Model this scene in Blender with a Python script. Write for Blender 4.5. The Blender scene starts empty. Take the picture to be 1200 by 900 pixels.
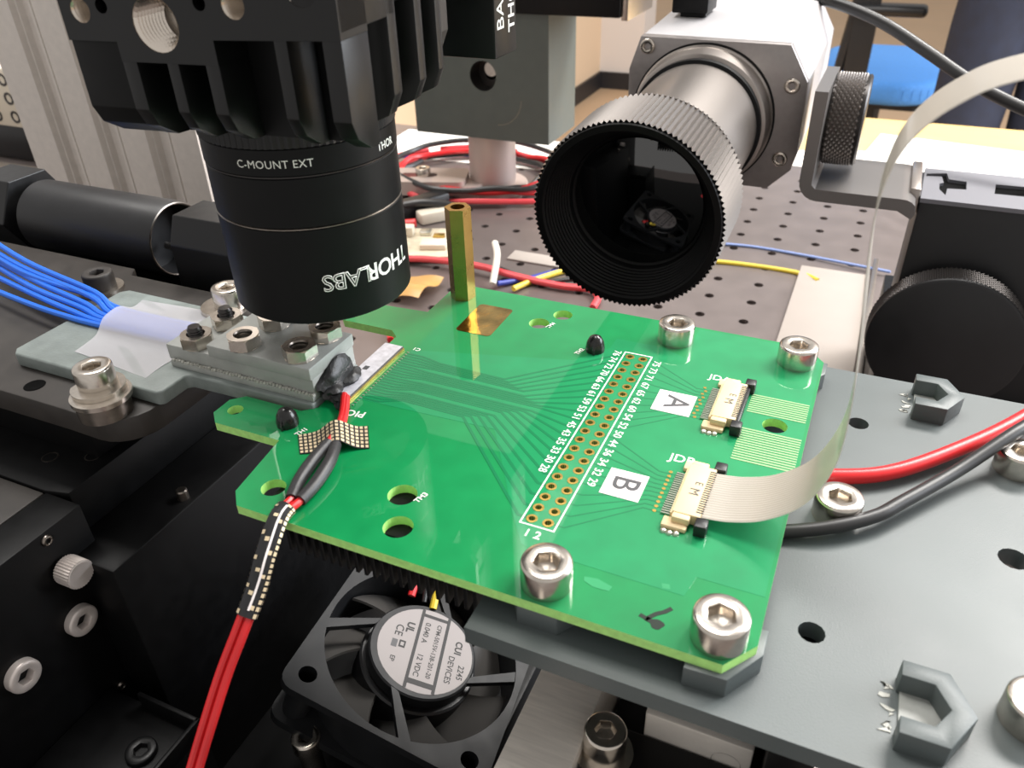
import bpy, bmesh, math, random
from mathutils import Vector, Matrix
from mathutils.geometry import tessellate_polygon
random.seed(7)
PI = math.pi
scene = bpy.context.scene
COL = scene.collection
FLOOR = -1044.4          # room floor, millimetres below the top of the circuit board
TABLE = -144.4           # optical table top
# All coordinates below are millimetres: origin at the header's first pad on the board,
# X along the board, Y away from the viewer, Z up.
def W(p): return Vector((p[0] / 1000, p[1] / 1000, (p[2] - FLOOR) / 1000))

# ------------------------------------------------------------------ camera
cam_d = bpy.data.cameras.new('camera'); cam = bpy.data.objects.new('camera', cam_d); COL.objects.link(cam)
_r = Vector((0.91281679, 0.40757476, -0.02546215)); _d = Vector((0.20581843, -0.51301775, -0.8333376)); _f = Vector((-0.35270991, 0.75544398, -0.55217761))
cm = Matrix((_r, -_d, -_f)).transposed().to_4x4(); cm.translation = W((34.212, -78.714, 80.426)); cam.matrix_world = cm
cam_d.sensor_width = 36; cam_d.lens = 36 * 933.3 / 1200; cam_d.clip_start = 0.004; cam_d.clip_end = 40
cam_d.dof.use_dof = True; cam_d.dof.focus_distance = 0.160; cam_d.dof.aperture_fstop = 50
scene.camera = cam
# ------------------------------------------------------------------ world and lights
wd = bpy.data.worlds.new('world'); scene.world = wd; wd.use_nodes = True
wd.node_tree.nodes['Background'].inputs[0].default_value = (1.0, 0.97, 0.94, 1)
wd.node_tree.nodes['Background'].inputs[1].default_value = 0.55
def area(name, loc, target, sx, sy, power, col=(1, 1, 1)):
    l = bpy.data.lights.new(name, 'AREA'); l.shape = 'RECTANGLE'; l.size = sx; l.size_y = sy; l.energy = power; l.color = col
    o = bpy.data.objects.new(name, l); COL.objects.link(o); o.location = W(loc)
    o.rotation_euler = (W(target) - W(loc)).to_track_quat('-Z', 'Y').to_euler(); return o
area('ceiling_light', (-500, 500, 1600), (-500, 500, 0), 1.3, 0.6, 32, (1, 0.97, 0.93))
area('ceiling_light', (900, 1500, 1600), (900, 1500, 0), 1.3, 0.6, 100, (1, 0.97, 0.93))
area('window_light', (2600, 1800, 900), (0, 200, 0), 1.8, 1.6, 110, (0.88, 0.93, 1))
scene.view_settings.view_transform = 'Standard'; scene.view_settings.look = 'None'
scene.view_settings.gamma = 1; scene.view_settings.use_curve_mapping = False; scene.view_settings.exposure = 0.2

# ------------------------------------------------------------------ materials
def s2l(c):
    c /= 255.0
    return c / 12.92 if c <= 0.04045 else ((c + 0.055) / 1.055) ** 2.4
def mat(name, rgb, rough=0.5, metal=0.0, var=0.0, vscale=300, bump=0.0, bscale=2000, coat=0.0, coat_r=0.05, spec=0.5, alpha=1, trans=0, stretch=None, sss=0):
    m = bpy.data.materials.new(name); m.use_nodes = True
    nt = m.node_tree; b = nt.nodes['Principled BSDF']
    c = tuple(s2l(v) for v in rgb)
    b.inputs['Base Color'].default_value = c + (1,)
    b.inputs['Roughness'].default_value = rough; b.inputs['Metallic'].default_value = metal
    b.inputs['Coat Weight'].default_value = coat; b.inputs['Coat Roughness'].default_value = coat_r
    b.inputs['Specular IOR Level'].default_value = spec; b.inputs['Alpha'].default_value = alpha
    b.inputs['Transmission Weight'].default_value = trans
    if var or bump:
        tc = nt.nodes.new('ShaderNodeTexCoord'); src = tc.outputs['Object']
        if stretch:
            mp = nt.nodes.new('ShaderNodeMapping'); mp.inputs['Scale'].default_value = stretch
            nt.links.new(src, mp.inputs[0]); src = mp.outputs[0]
    if var:
        n = nt.nodes.new('ShaderNodeTexNoise'); n.inputs['Scale'].default_value = vscale; n.inputs['Detail'].default_value = 6
        nt.links.new(src, n.inputs['Vector'])
        r = nt.nodes.new('ShaderNodeValToRGB')
        r.color_ramp.elements[0].position = 0.3; r.color_ramp.elements[1].position = 0.7
        r.color_ramp.elements[0].color = tuple(v * (1 - var) for v in c) + (1,)
        r.color_ramp.elements[1].color = tuple(min(1, v * (1 + var)) for v in c) + (1,)
        nt.links.new(n.outputs[0], r.inputs[0]); nt.links.new(r.outputs[0], b.inputs['Base Color'])
        mr = nt.nodes.new('ShaderNodeMapRange'); mr.inputs[3].default_value = max(0.02, rough * 0.8); mr.inputs[4].default_value = min(1, rough * 1.2)
        nt.links.new(n.outputs[0], mr.inputs[0]); nt.links.new(mr.outputs[0], b.inputs['Roughness'])
    if bump:
        n2 = nt.nodes.new('ShaderNodeTexNoise'); n2.inputs['Scale'].default_value = bscale; n2.inputs['Detail'].default_value = 4
        nt.links.new(src, n2.inputs['Vector'])
        bp = nt.nodes.new('ShaderNodeBump'); bp.inputs['Strength'].default_value = bump; bp.inputs['Distance'].default_value = 0.0002
        nt.links.new(n2.outputs[0], bp.inputs['Height']); nt.links.new(bp.outputs[0], b.inputs['Normal'])
    return m
K = {}
K['mask'] = mat('solder_mask_green', (0, 130, 70), 0.5, var=0.08, vscale=220, coat=1.0, coat_r=0.02, spec=0.2)
K['mask_pour'] = mat('solder_mask_over_copper', (10, 134, 80), 0.5, var=0.07, vscale=220, coat=1.0, coat_r=0.025, spec=0.2)
K['trace'] = mat('solder_mask_trace', (0, 114, 68), 0.5, coat=1.0, coat_r=0.03, spec=0.2)
K['ridge_glint'] = mat('solder_mask_ridge_glint', (156, 194, 138), 0.22, coat=1.0, coat_r=0.1)  # pale tone paints a specular glint onto the green mask ridges
K['edge'] = mat('board_edge_laminate', (178, 234, 132), 0.6, var=0.12, vscale=900)
K['silk'] = mat('silkscreen_white', (236, 236, 228), 0.6)
K['ink'] = mat('printed_ink_grey', (74, 74, 76), 0.6)
K['black_ink'] = mat('printed_ink_black', (28, 27, 28), 0.6)
K['gold'] = mat('gold_plating', (214, 178, 98), 0.3, 1.0, var=0.25, vscale=500)
K['gold_plate'] = mat('tarnished_gold_pad', (182, 154, 96), 0.13, 1.0, var=0.4, vscale=200, bump=0.5, bscale=300)
K['barrel'] = mat('copper_hole_barrel', (120, 66, 24), 0.5, 0.5)
K['steel'] = mat('stainless_steel', (206, 198, 188), 0.24, 1.0, var=0.1, vscale=700)
K['steel_dark'] = mat('dull_steel', (140, 132, 124), 0.32, 1.0, var=0.2, vscale=500)
K['steel_matt'] = mat('matt_bright_steel', (214, 204, 198), 0.4, 0.4, var=0.06, vscale=500)
K['brass'] = mat('brass', (180, 148, 84), 0.28, 1.0, var=0.12, vscale=200)
K['resin'] = mat('grey_printed_resin', (82, 89, 89), 0.42, var=0.07, vscale=60, bump=0.10, bscale=3500)
K['resin_pale'] = mat('pale_grey_printed_resin', (122, 130, 127), 0.45, var=0.16, vscale=260, bump=0.25, bscale=1600)
K['resin_mid'] = mat('mid_grey_printed_resin', (156, 158, 154), 0.5, var=0.10, vscale=260, bump=0.2, bscale=1800)
K['rough_bead'] = mat('pale_glue_bead', (172, 172, 164), 0.35, bump=0.6, bscale=2500)
K['anod'] = mat('black_anodised', (7, 7, 8), 0.48, var=0.2, vscale=300, spec=0.22)
K['anod_fin'] = mat('black_anodised_fin_face', (15, 15, 16), 0.4, var=0.1, vscale=300, spec=0.4)
K['anod_brown'] = mat('brown_black_anodised', (50, 46, 43), 0.5, var=0.2, vscale=200, spec=0.4)
K['black_gloss'] = mat('glossy_black', (8, 8, 9), 0.18, coat=0.3)
K['black_plastic'] = mat('black_plastic', (26, 26, 28), 0.42, var=0.15, vscale=200)
K['fan_plastic'] = mat('fan_plastic', (26, 27, 29), 0.5, var=0.1, vscale=200, spec=0.3)
K['fan_blade'] = mat('fan_blade_plastic', (58, 56, 54), 0.5)
K['void'] = mat('matt_black', (4, 4, 4), 0.9, spec=0.1)
K['thread'] = mat('bright_bare_thread', (222, 212, 200), 0.25, 1.0)
K['alu'] = mat('bare_aluminium', (176, 168, 160), 0.35, 1.0, var=0.08, vscale=150, bump=0.1, stretch=(1, 12, 1))
K['alu_profile'] = mat('anodised_aluminium_profile', (222, 214, 206), 0.5, 0.2, var=0.05, vscale=300)
K['silver_paint'] = mat('silver_camera_housing', (206, 204, 206), 0.4, 0.3)
K['face_grey'] = mat('grey_camera_front', (158, 152, 150), 0.42, 0.7, var=0.06, vscale=400)
K['gun'] = mat('gunmetal_barrel', (168, 160, 154), 0.3, 0.8)
K['gun_dark'] = mat('dark_gunmetal', (62, 59, 58), 0.32, 0.75)
K['grip'] = mat('knurled_grip_metal', (132, 126, 122), 0.34, 0.8)
K['strip_metal'] = mat('satin_dark_strip', (128, 124, 122), 0.36, 0.7)
K['slot_top'] = mat('satin_silver_top', (122, 122, 128), 0.45, 0.45)
K['silver_bar'] = mat('brushed_silver', (226, 219, 210), 0.42, 0.25, var=0.08, vscale=150, bump=0.15, stretch=(1, 12, 1))
K['pale_blue'] = mat('pale_blue_wire_insulation', (128, 150, 206), 0.4)
K['glass'] = mat('coated_lens_glass', (2, 3, 3), 0.03, coat=1.0, coat_r=0.0, spec=0.9)
K['table'] = mat('table_top_steel', (126, 116, 113), 0.34, 0.55, var=0.06, vscale=60)
K['paint_green'] = mat('dark_grey_green_paint', (78, 84, 80), 0.5, var=0.06, vscale=120)
K['paint_green_side'] = K['paint_green']
K['post'] = mat('sandblasted_post', (196, 180, 172), 0.5, 0.4)
K['paper'] = mat('white_paper', (232, 228, 220), 0.8)
K['card'] = mat('beige_card', (152, 143, 136), 0.75, var=0.03, vscale=60)
K['tape_white'] = mat('translucent_white_tape', (214, 212, 216), 0.45, alpha=0.36, bump=0.25, bscale=700)
K['glue'] = mat('black_epoxy', (24, 24, 25), 0.42, bump=1.0, bscale=700)
K['dome'] = mat('black_epoxy_bead', (22, 21, 20), 0.25)
K['chip'] = mat('polished_chip', (214, 214, 222), 0.2, 0.3, var=0.15, vscale=900)
K['housing'] = mat('tan_connector_plastic', (226, 202, 158), 0.5, var=0.04)
K['tin'] = mat('tinned_solder', (206, 204, 192), 0.3, 0.9)
K['label_w'] = mat('white_label', (236, 228, 226), 0.55)
K['label_silver'] = mat('silver_fan_label', (128, 122, 121), 0.5, 0.1)
K['red'] = mat('red_wire_insulation', (206, 34, 38), 0.35)
K['red2'] = mat('pink_red_wire_insulation', (214, 70, 76), 0.4)
K['black_wire'] = mat('black_wire_insulation', (36, 35, 35), 0.4)
K['shrink'] = mat('heat_shrink_black', (44, 43, 44), 0.45, bump=0.2, bscale=1500)
K['blue_wire'] = mat('blue_fibre_jacket', (26, 104, 214), 0.38)
K['blue_dark'] = mat('blue_wire_insulation', (44, 60, 150), 0.4)
K['yellow'] = mat('yellow_wire_insulation', (224, 196, 60), 0.4)
K['white_wire'] = mat('white_wire_insulation', (226, 220, 208), 0.4)
K['ribbon'] = mat('translucent_ribbon', (226, 220, 210), 0.3, alpha=0.88, coat=0.4)
K['ribbon_line'] = mat('ribbon_conductor', (188, 180, 168), 0.35, 0.2)
K['wood'] = mat('light_wood_laminate', (232, 196, 128), 0.4, var=0.05, vscale=12, stretch=(1, 8, 1))
K['floor'] = mat('tan_vinyl_floor', (196, 166, 134), 0.5, var=0.05, vscale=3)
K['wall'] = mat('cream_wall_paint', (222, 196, 166), 0.8)
K['wall_white'] = mat('white_wall_paint', (214, 206, 200), 0.8)
K['skirting'] = mat('black_skirting', (34, 32, 34), 0.5)
K['chair_blue'] = mat('blue_upholstery', (88, 158, 238), 0.7, var=0.08, vscale=200)
K['denim'] = mat('navy_cloth', (38, 44, 62), 0.9, var=0.2, vscale=30)
K['shirt'] = mat('dark_cloth', (44, 44, 50), 0.9)
K['skin'] = mat('skin', (198, 150, 124), 0.5)
K['hair'] = mat('dark_hair', (40, 30, 24), 0.6)
K['sole'] = mat('shoe_black', (24, 24, 24), 0.6)
K['socket_white'] = mat('cream_plastic', (214, 204, 186), 0.45)
K['pcb_pale'] = mat('pale_board', (196, 184, 160), 0.5, var=0.25, vscale=120)
K['amber'] = mat('amber_film', (206, 160, 96), 0.35, alpha=0.8)
K['residue'] = mat('dark_scorch_mark', (18, 34, 22), 0.7)
K['scuff'] = mat('pale_scuff', (24, 142, 86), 0.6)

# ------------------------------------------------------------------ mesh helpers
def bm_new(): return bmesh.new()
def M_box(x0, x1, y0, y1, z0, z1, bev=0.0, seg=2):
    bm = bmesh.new()
    bmesh.ops.create_cube(bm, size=1)
    for v in bm.verts:
        v.co = Vector(((x0 + x1) / 2 + v.co.x * (x1 - x0), (y0 + y1) / 2 + v.co.y * (y1 - y0), (z0 + z1) / 2 + v.co.z * (z1 - z0)))
    if bev: bmesh.ops.bevel(bm, geom=list(bm.edges), offset=bev, segments=seg, affect='EDGES', profile=0.5)
    return bm
def M_prism(outline, z0, z1, holes=(), bev=0.0, seg=2):
    bm = bmesh.new()
    if not holes:
        a = [bm.verts.new((x, y, z0)) for x, y in outline]; b = [bm.verts.new((x, y, z1)) for x, y in outline]
        n = len(a)
        bm.faces.new(a[::-1]); bm.faces.new(b)
        for i in range(n): bm.faces.new((a[i], a[(i + 1) % n], b[(i + 1) % n], b[i]))
        bmesh.ops.recalc_face_normals(bm, faces=list(bm.faces))
        if bev: bmesh.ops.bevel(bm, geom=list(bm.edges), offset=bev, segments=seg, affect='EDGES', profile=0.5)
        return bm
    loops = [list(outline)] + [list(h) for h in holes]
    flat = [p for l in loops for p in l]
    tris = tessellate_polygon([[Vector((x, y, 0)) for x, y in l] for l in loops])
    a = [bm.verts.new((x, y, z0)) for x, y in flat]; b = [bm.verts.new((x, y, z1)) for x, y in flat]
    for t in tris:
        try: bm.faces.new([a[i] for i in t]); bm.faces.new([b[i] for i in t])
        except ValueError: pass
    k = 0
    for l in loops:
        n = len(l)
        for i in range(n):
            i0, i1 = k + i, k + (i + 1) % n
            bm.faces.new((a[i0], a[i1], b[i1], b[i0]))
        k += n
    bmesh.ops.recalc_face_normals(bm, faces=list(bm.faces))
    return bm
def M_sheet(outline, z):
    bm = bmesh.new(); bm.faces.new([bm.verts.new((x, y, z)) for x, y in outline]); 
    bmesh.ops.recalc_face_normals(bm, faces=list(bm.faces))
    for f in bm.faces:
        if f.normal.z < 0: f.normal_flip()
    return bm
def M_lathe(prof, seg=40):
    bm = bmesh.new(); rings = []
    for r, z in prof:
        if r <= 1e-6: rings.append([bm.verts.new((0, 0, z))])
        else: rings.append([bm.verts.new((r * math.cos(2 * PI * i / seg), r * math.sin(2 * PI * i / seg), z)) for i in range(seg)])
    for A, B in zip(rings, rings[1:]):
        for i in range(seg):
            j = (i + 1) % seg
            q = [A[i % len(A)], A[j % len(A)], B[j % len(B)], B[i % len(B)]]
            u = []
            for v in q:
                if v not in u: u.append(v)
            if len(u) > 2:
                try: bm.faces.new(u)
                except ValueError: pass
    bmesh.ops.recalc_face_normals(bm, faces=list(bm.faces))
    return bm
def smooth_path(pts, n=6):
    P = [Vector(p) for p in pts]
    if len(P) < 3: return P
    out = []
    for i in range(len(P) - 1):
        p0 = P[max(0, i - 1)]; p1 = P[i]; p2 = P[i + 1]; p3 = P[min(len(P) - 1, i + 2)]
        for k in range(n):
            t = k / n
            out.append(0.5 * ((2 * p1) + (p2 - p0) * t + (2 * p0 - 5 * p1 + 4 * p2 - p3) * t * t + (3 * p1 - p0 - 3 * p2 + p3) * t ** 3))
    out.append(P[-1]); return out
def M_tube(pts, r, seg=10, n=6):
    P = smooth_path(pts, n); bm = bmesh.new(); rings = []
    up = Vector((0, 0, 1)); prev = None
    for i, p in enumerate(P):
        t = (P[min(i + 1, len(P) - 1)] - P[max(i - 1, 0)]).normalized()
        if prev is None:
            a = t.cross(up); a = a if a.length > 1e-3 else t.cross(Vector((1, 0, 0)))
        else: a = prev - t * prev.dot(t)
        a.normalize(); prev = a; b = t.cross(a)
        rr = r(i / (len(P) - 1)) if callable(r) else r
        rings.append([bm.verts.new(p + a * rr * math.cos(2 * PI * k / seg) + b * rr * math.sin(2 * PI * k / seg)) for k in range(seg)])
    for A, B in zip(rings, rings[1:]):
        for k in range(seg): bm.faces.new((A[k], A[(k + 1) % seg], B[(k + 1) % seg], B[k]))
    bm.faces.new(rings[0][::-1]); bm.faces.new(rings[-1])
    bmesh.ops.recalc_face_normals(bm, faces=list(bm.faces))
    return bm
def circ(r, n=16, cx=0, cy=0, a0=0): return [(cx + r * math.cos(a0 + 2 * PI * i / n), cy + r * math.sin(a0 + 2 * PI * i / n)) for i in range(n)]
def rrect(x0, x1, y0, y1, r, n=5):
    out = []
    for cx, cy, a in ((x1 - r, y1 - r, 0), (x0 + r, y1 - r, PI / 2), (x0 + r, y0 + r, PI), (x1 - r, y0 + r, 1.5 * PI)):
        for i in range(n + 1): out.append((cx + r * math.cos(a + PI / 2 * i / n), cy + r * math.sin(a + PI / 2 * i / n)))
    return out
def join(*bms):
    out = bmesh.new()
    for b in bms:
        me = bpy.data.meshes.new('tmp'); b.to_mesh(me); b.free(); out.from_mesh(me); bpy.data.meshes.remove(me)
    return out
def xf(bm, m): bmesh.ops.transform(bm, matrix=m, verts=list(bm.verts)); return bm
def mv(bm, x, y, z): return xf(bm, Matrix.Translation((x, y, z)))
RX = lambda a: Matrix.Rotation(a, 4, 'X'); RY = lambda a: Matrix.Rotation(a, 4, 'Y'); RZ = lambda a: Matrix.Rotation(a, 4, 'Z')
def to_mesh(name, bm, m, smooth=True, ang=32):
    for v in bm.verts: v.co *= 0.001
    me = bpy.data.meshes.new(name); bm.to_mesh(me); bm.free()
    if m: me.materials.append(m if not isinstance(m, str) else K[m])
    if smooth:
        for p in me.polygons: p.use_smooth = True
        me.set_sharp_from_angle(angle=math.radians(ang))
    return me
def link(name, me, parent=None, loc=None):
    o = bpy.data.objects.new(name, me); COL.objects.link(o)
    if parent is not None: o.parent = parent
    if loc is not None: o.location = Vector(loc) * 0.001
    return o
def part(name, bm, m, parent, loc=None, smooth=True, ang=32, label=None):
    o = link(name, to_mesh(name, bm, m, smooth, ang), parent, loc)
    if label: o['label'] = label
    return o
def tag(o, label, cat, group=None, kind=None):
    o['label'] = label
    if cat: o['category'] = cat
    if group: o['group'] = group
    if kind: o['kind'] = kind
    return o
def thing(name, label, cat, loc=(0, 0, 0), rot=None, group=None):
    o = bpy.data.objects.new(name, None); COL.objects.link(o); o.empty_display_size = 0.005
    m = (rot.to_4x4() if rot else Matrix()); m.translation = W(loc); o.matrix_world = m
    return tag(o, label, cat, group)
def solo(name, bm, m, label, cat, loc=(0, 0, 0), rot=None, group=None, smooth=True, ang=32):
    o = link(name, to_mesh(name, bm, m, smooth, ang))
    mm = (rot.to_4x4() if rot else Matrix()); mm.translation = W(loc); o.matrix_world = mm
    return tag(o, label, cat, group)
def struct(name, bm, m, loc=(0, 0, 0)):
    o = link(name, to_mesh(name, bm, m)); o.location = W(loc); o['kind'] = 'structure'; return o
def shift(bm, loc):   # world-millimetre mesh to one local to loc
    return mv(bm, -loc[0], -loc[1], -loc[2])
def dup(root, loc, label=None, group=None):
    r = root.copy(); COL.objects.link(r); r.location = W(loc)
    if label: r['label'] = label
    if group: r['group'] = group
    for ch in list(root.children):
        c = ch.copy(); COL.objects.link(c); c.parent = r
        for g in ch.children:
            d = g.copy(); COL.objects.link(d); d.parent = c
    return r
def text_bm(s, size, bold=0.0, outline=0.0, align='CENTER', space=1.0):
    """flat lettering, millimetres, centred on the origin, in the XY plane"""
    cu = bpy.data.curves.new('lettering', 'FONT'); cu.body = s; cu.size = size * 1.38; cu.align_x = align; cu.align_y = 'CENTER'
    cu.resolution_u = 3; cu.offset = bold; cu.space_character = space
    if outline: cu.fill_mode = 'NONE'; cu.bevel_depth = outline; cu.bevel_resolution = 0
    ob = bpy.data.objects.new('lettering', cu); COL.objects.link(ob)
    bpy.context.view_layer.update()
    me = bpy.data.meshes.new_from_object(ob.evaluated_get(bpy.context.evaluated_depsgraph_get()))
    bm = bmesh.new(); bm.from_mesh(me)
    bpy.data.objects.remove(ob); bpy.data.curves.remove(cu); bpy.data.meshes.remove(me)
    return bm
def text_map(bm, fn):
    for v in bm.verts: v.co = Vector(fn(v.co.x, v.co.y, v.co.z))
    return bm
def flat_text(name, s, size, origin, right, up, m, parent, **kw):
    o, r, u = Vector(origin), Vector(right).normalized(), Vector(up).normalized(); n = r.cross(u)
    return part(name, text_map(text_bm(s, size, **kw), lambda x, y, z: o + r * x + u * y + n * (z + 0.02)), m, parent, smooth=False)
def align_z(d):   # rotation taking +Z to direction d
    return Vector(d).normalized().to_track_quat('Z', 'Y').to_matrix().to_4x4()

# ------------------------------------------------------------------ the room
struct('floor', M_box(-4000, 5000, -1500, 11000, -60, 0), 'floor', (0, 0, FLOOR))
struct('wall_left', M_box(-1560, -1481, 1900, 4480, 0, 2600), 'wall', (0, 0, FLOOR))
struct('wall_back', M_box(-1560, -1235, 4480, 4700, 0, 2600), 'wall_white', (0, 0, FLOOR))
struct('baseboard_left', M_box(-1481, -1466, 1900, 4466, 0, 90), 'skirting', (0, 0, FLOOR))
struct('baseboard_back', M_box(-1481, -1235, 4462, 4480, 0, 90), 'skirting', (0, 0, FLOOR))
struct('wall_far', M_box(-4000, 5000, 10900, 11000, 0, 2600), 'wall_white', (0, 0, FLOOR))

# ------------------------------------------------------------------ optical table with tapped holes
tb = thing('optical_table', 'grey steel optical table top with a square grid of threaded holes', 'table', (0, 0, FLOOR))
ZT = TABLE - FLOOR
HX, HY, NX, NY = -37.9 - 25 * 16, 537 - 25 * 13, 20, 17        # first hole, columns, rows
def table_top():
    L = [[Vector((-12.5, -12.5, 0)), Vector((12.5, -12.5, 0)), Vector((12.5, 12.5, 0)), Vector((-12.5, 12.5, 0))], [Vector((x, y, 0)) for x, y in circ(2.9, 12)]]
    flat = L[0] + L[1]; tris = tessellate_polygon(L)
    bm = bmesh.new()
    for i in range(NX):
        for j in range(NY):
            cx, cy = HX + 25 * i, HY + 25 * j
            vs = [bm.verts.new((v.x + cx, v.y + cy, ZT)) for v in flat]
            for t in tris:
                f = bm.faces.new([vs[k] for k in t]); f.normal_update()
                if f.normal.z < 0: f.normal_flip()
            lo = [bm.verts.new((v.co.x, v.co.y, ZT - 9)) for v in vs[4:]]
            for k in range(12): bm.faces.new((vs[4 + k], vs[4 + (k + 1) % 12], lo[(k + 1) % 12], lo[k]))
    bmesh.ops.remove_doubles(bm, verts=list(bm.verts), dist=0.01)
    x0, x1, y0, y1 = HX - 12.5, HX + 25 * NX - 12.5, HY - 12.5, HY + 25 * NY - 12.5
    for a, b, c, d in ((-900, x0, -300, y1), (x1, 400, -300, y1), (x0, x1, -300, y0)):
        bm.faces.new([bm.verts.new(q) for q in ((a, c, ZT), (b, c, ZT), (b, d, ZT), (a, d, ZT))])
    return bm, y1
tbm, TY1 = table_top()
part('top_sheet', tbm, 'table', tb, smooth=False)
part('side_skirt', join(M_box(-900, 400, TY1 - 3, TY1, ZT - 60, ZT - 0.2), M_box(-900, 400, -300, -297, ZT - 60, ZT - 0.2), M_box(-900, -897, -297, TY1 - 3, ZT - 60, ZT - 0.2), M_box(397, 400, -297, TY1 - 3, ZT - 60, ZT - 0.2)), 'anod_brown', tb)
part('core', M_box(-896, 396, -296, TY1 - 4, ZT - 60, ZT - 9.2), 'void', tb)
for lx in (-840, 340):
    for ly in (-240, TY1 - 60): part('leg', M_box(lx - 40, lx + 40, ly - 40, ly + 40, 0, ZT - 60, 4), 'anod_brown', tb)

# ------------------------------------------------------------------ grey mounting plate under the board
PZ = -4.85
plate = thing('mounting_plate', 'wide grey resin plate with raised bosses carrying the green board', 'plate', (0, 0, PZ))
pl_out = [(-2.3, -17.9), (120, -17.9), (120, 66.6), (4, 66.6), (-2.3, 60)]
part('plate_body', M_prism(pl_out, -3, 0, [circ(1.75, 14, 39.9, -1), circ(1.75, 14, 41.9, 49.3), circ(2.1, 14, 64.6, 23.4), circ(1.7, 12, 21, 34)]), 'resin', plate)
for bx, by in ((6.5, -10.4), (29.2, -10.4), (6.5, 57.8), (29.2, 57.8)):     # hexagonal bosses
    h = [(bx + 5.9 * math.cos(a), by + 5.9 * math.sin(a)) for a in [PI / 6 + PI / 3 * i for i in range(6)]]
    if bx < 10: h = [(bx - 2.6, by - 4), (bx + 3, by - 4), (bx + 5.5, by), (bx + 3, by + 4), (bx - 2.6, by + 4), (bx - 5, by)]
    else: h = [(bx - 3, by - 4.9), (bx + 2.2, by - 4.7), (bx + 5.6, by + 0.6), (bx + 5.6, by + 4.6), (bx - 3, by + 5)]
    part('boss', M_prism(h, -0.3, 3.25, bev=0.15), 'resin', plate)
def hex_trap(x0, yc):
    # open-sided nut pocket: outer pointed outline, inner hexagon cut through to the left edge
    out = [(x0, yc + 5.2), (x0 + 5.2, yc + 5.2), (x0 + 8, yc), (x0 + 5.2, yc - 5.2), (x0, yc - 5.2), (x0, yc - 2.9), (x0 + 3.6, yc - 2.9), (x0 + 5.3, yc), (x0 + 3.6, yc + 2.9), (x0, yc + 2.9)]
    return M_prism(out, -0.3, 3.4, bev=0.12)
for yc in (59.3, -9.2):
    t_ = part('nut_pocket', hex_trap(50.2, yc), 'resin', plate)
    part('pocket_floor', M_prism([(50.6, yc - 2.9), (53.8, yc - 2.9), (55.5, yc), (53.8, yc + 2.9), (50.6, yc + 2.9)], 0, 0.35), 'resin_mid', t_)
    for k in range(9):
        a = random.uniform(-3.5, 3.5)
        part('resin_flake', M_prism([(50.2 - random.uniform(0.2, 1.8) + 0.35 * math.cos(q + k) * random.uniform(.6, 1.3), yc + a + 0.4 * math.sin(q + k)) for q in (0, 1.3, 2.5, 4, 5.2)], -0.02, 0.12), 'rough_bead', t_)

# ------------------------------------------------------------------ cap screws
def hexa(r, a0=0): return [(r * math.cos(a0 + PI / 3 * i), r * math.sin(a0 + PI / 3 * i)) for i in range(6)]
def screw_head(R=3.5, H=4.0, af=1.7, rot=0.3):
    low = M_lathe([(0, 0), (R, 0), (R, H - 0.45), (R - 0.02, H - 0.4)], 40)
    ring = bmesh.new(); seg = 40
    prof = [(R - 0.02, H - 0.4), (R - 0.1, H - 0.16), (R - 0.35, H), (R * 0.62, H)]
    rings = [[ring.verts.new((r * math.cos(2 * PI * i / seg), r * math.sin(2 * PI * i / seg), z)) for i in range(seg)] for r, z in prof]
    def hexpt(i, rr):
        a = 2 * PI * i / seg; loc = ((a - rot) % (PI / 3)) - PI / 6
        q = rr * math.cos(PI / 6) / math.cos(loc); return (q * math.cos(a), q * math.sin(a))
    rings.append([ring.verts.new((*hexpt(i, af * 1.08), H - 0.12)) for i in range(seg)])
    rings.append([ring.verts.new((*hexpt(i, af), H - 0.35)) for i in range(seg)])
    rings.append([ring.verts.new((*hexpt(i, af), H - 1.9)) for i in range(seg)])
    for A, B in zip(rings, rings[1:]):
        for i in range(seg): ring.faces.new((A[i], A[(i + 1) % seg], B[(i + 1) % seg], B[i]))
    c = ring.verts.new((0, 0, H - 2.3))
    for i in range(seg): ring.faces.new((rings[-1][i], rings[-1][(i + 1) % seg], c))
    bmesh.ops.recalc_face_normals(ring, faces=list(ring.faces))
    bm = join(low, ring); bmesh.ops.remove_doubles(bm, verts=list(bm.verts), dist=0.001)
    return bm
def cap_screw(label, loc, R=3.5, H=4.0, m='steel', shank=(1.9, 7), rotz=0.0, group=None, rot=None):
    t = thing('cap_screw', label, 'screw', loc, rot or RZ(rotz).to_3x3(), group)
    part('head', screw_head(R, H, R * 0.5), m, t, ang=40)
    part('shank', M_lathe([(0, -shank[1]), (shank[0], -shank[1]), (shank[0], 0.02), (0, 0.02)], 16), m, t)
    return t
cap_screw('steel socket cap screw on the board beside the header box corner', (6.5, -10.4, 0.02), rotz=0.2)
cap_screw('steel socket cap screw at the board corner near the dark scorch mark', (29.2, -10.4, 0.02), rotz=0.5)
cap_screw('steel socket cap screw on the board edge under the big lens ring', (6.4, 57.8, 0.02), rotz=0.9)
cap_screw('steel socket cap screw at the board corner near the beige card', (29.3, 57.8, 0.02), rotz=0.1)
cap_screw('steel socket cap screw in the grey plate between the red and black cables', (40.5, 23.2, PZ + 0.02), rotz=0.4)
cap_screw('steel socket cap screw in the grey plate crossed by the black cable', (66.2, 45.6, PZ + 0.02), rotz=0.8)
cap_screw('steel socket cap screw in the grey plate beside the front nut pocket', (64.6, -4.4, PZ + 0.02), rotz=0.6)

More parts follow.
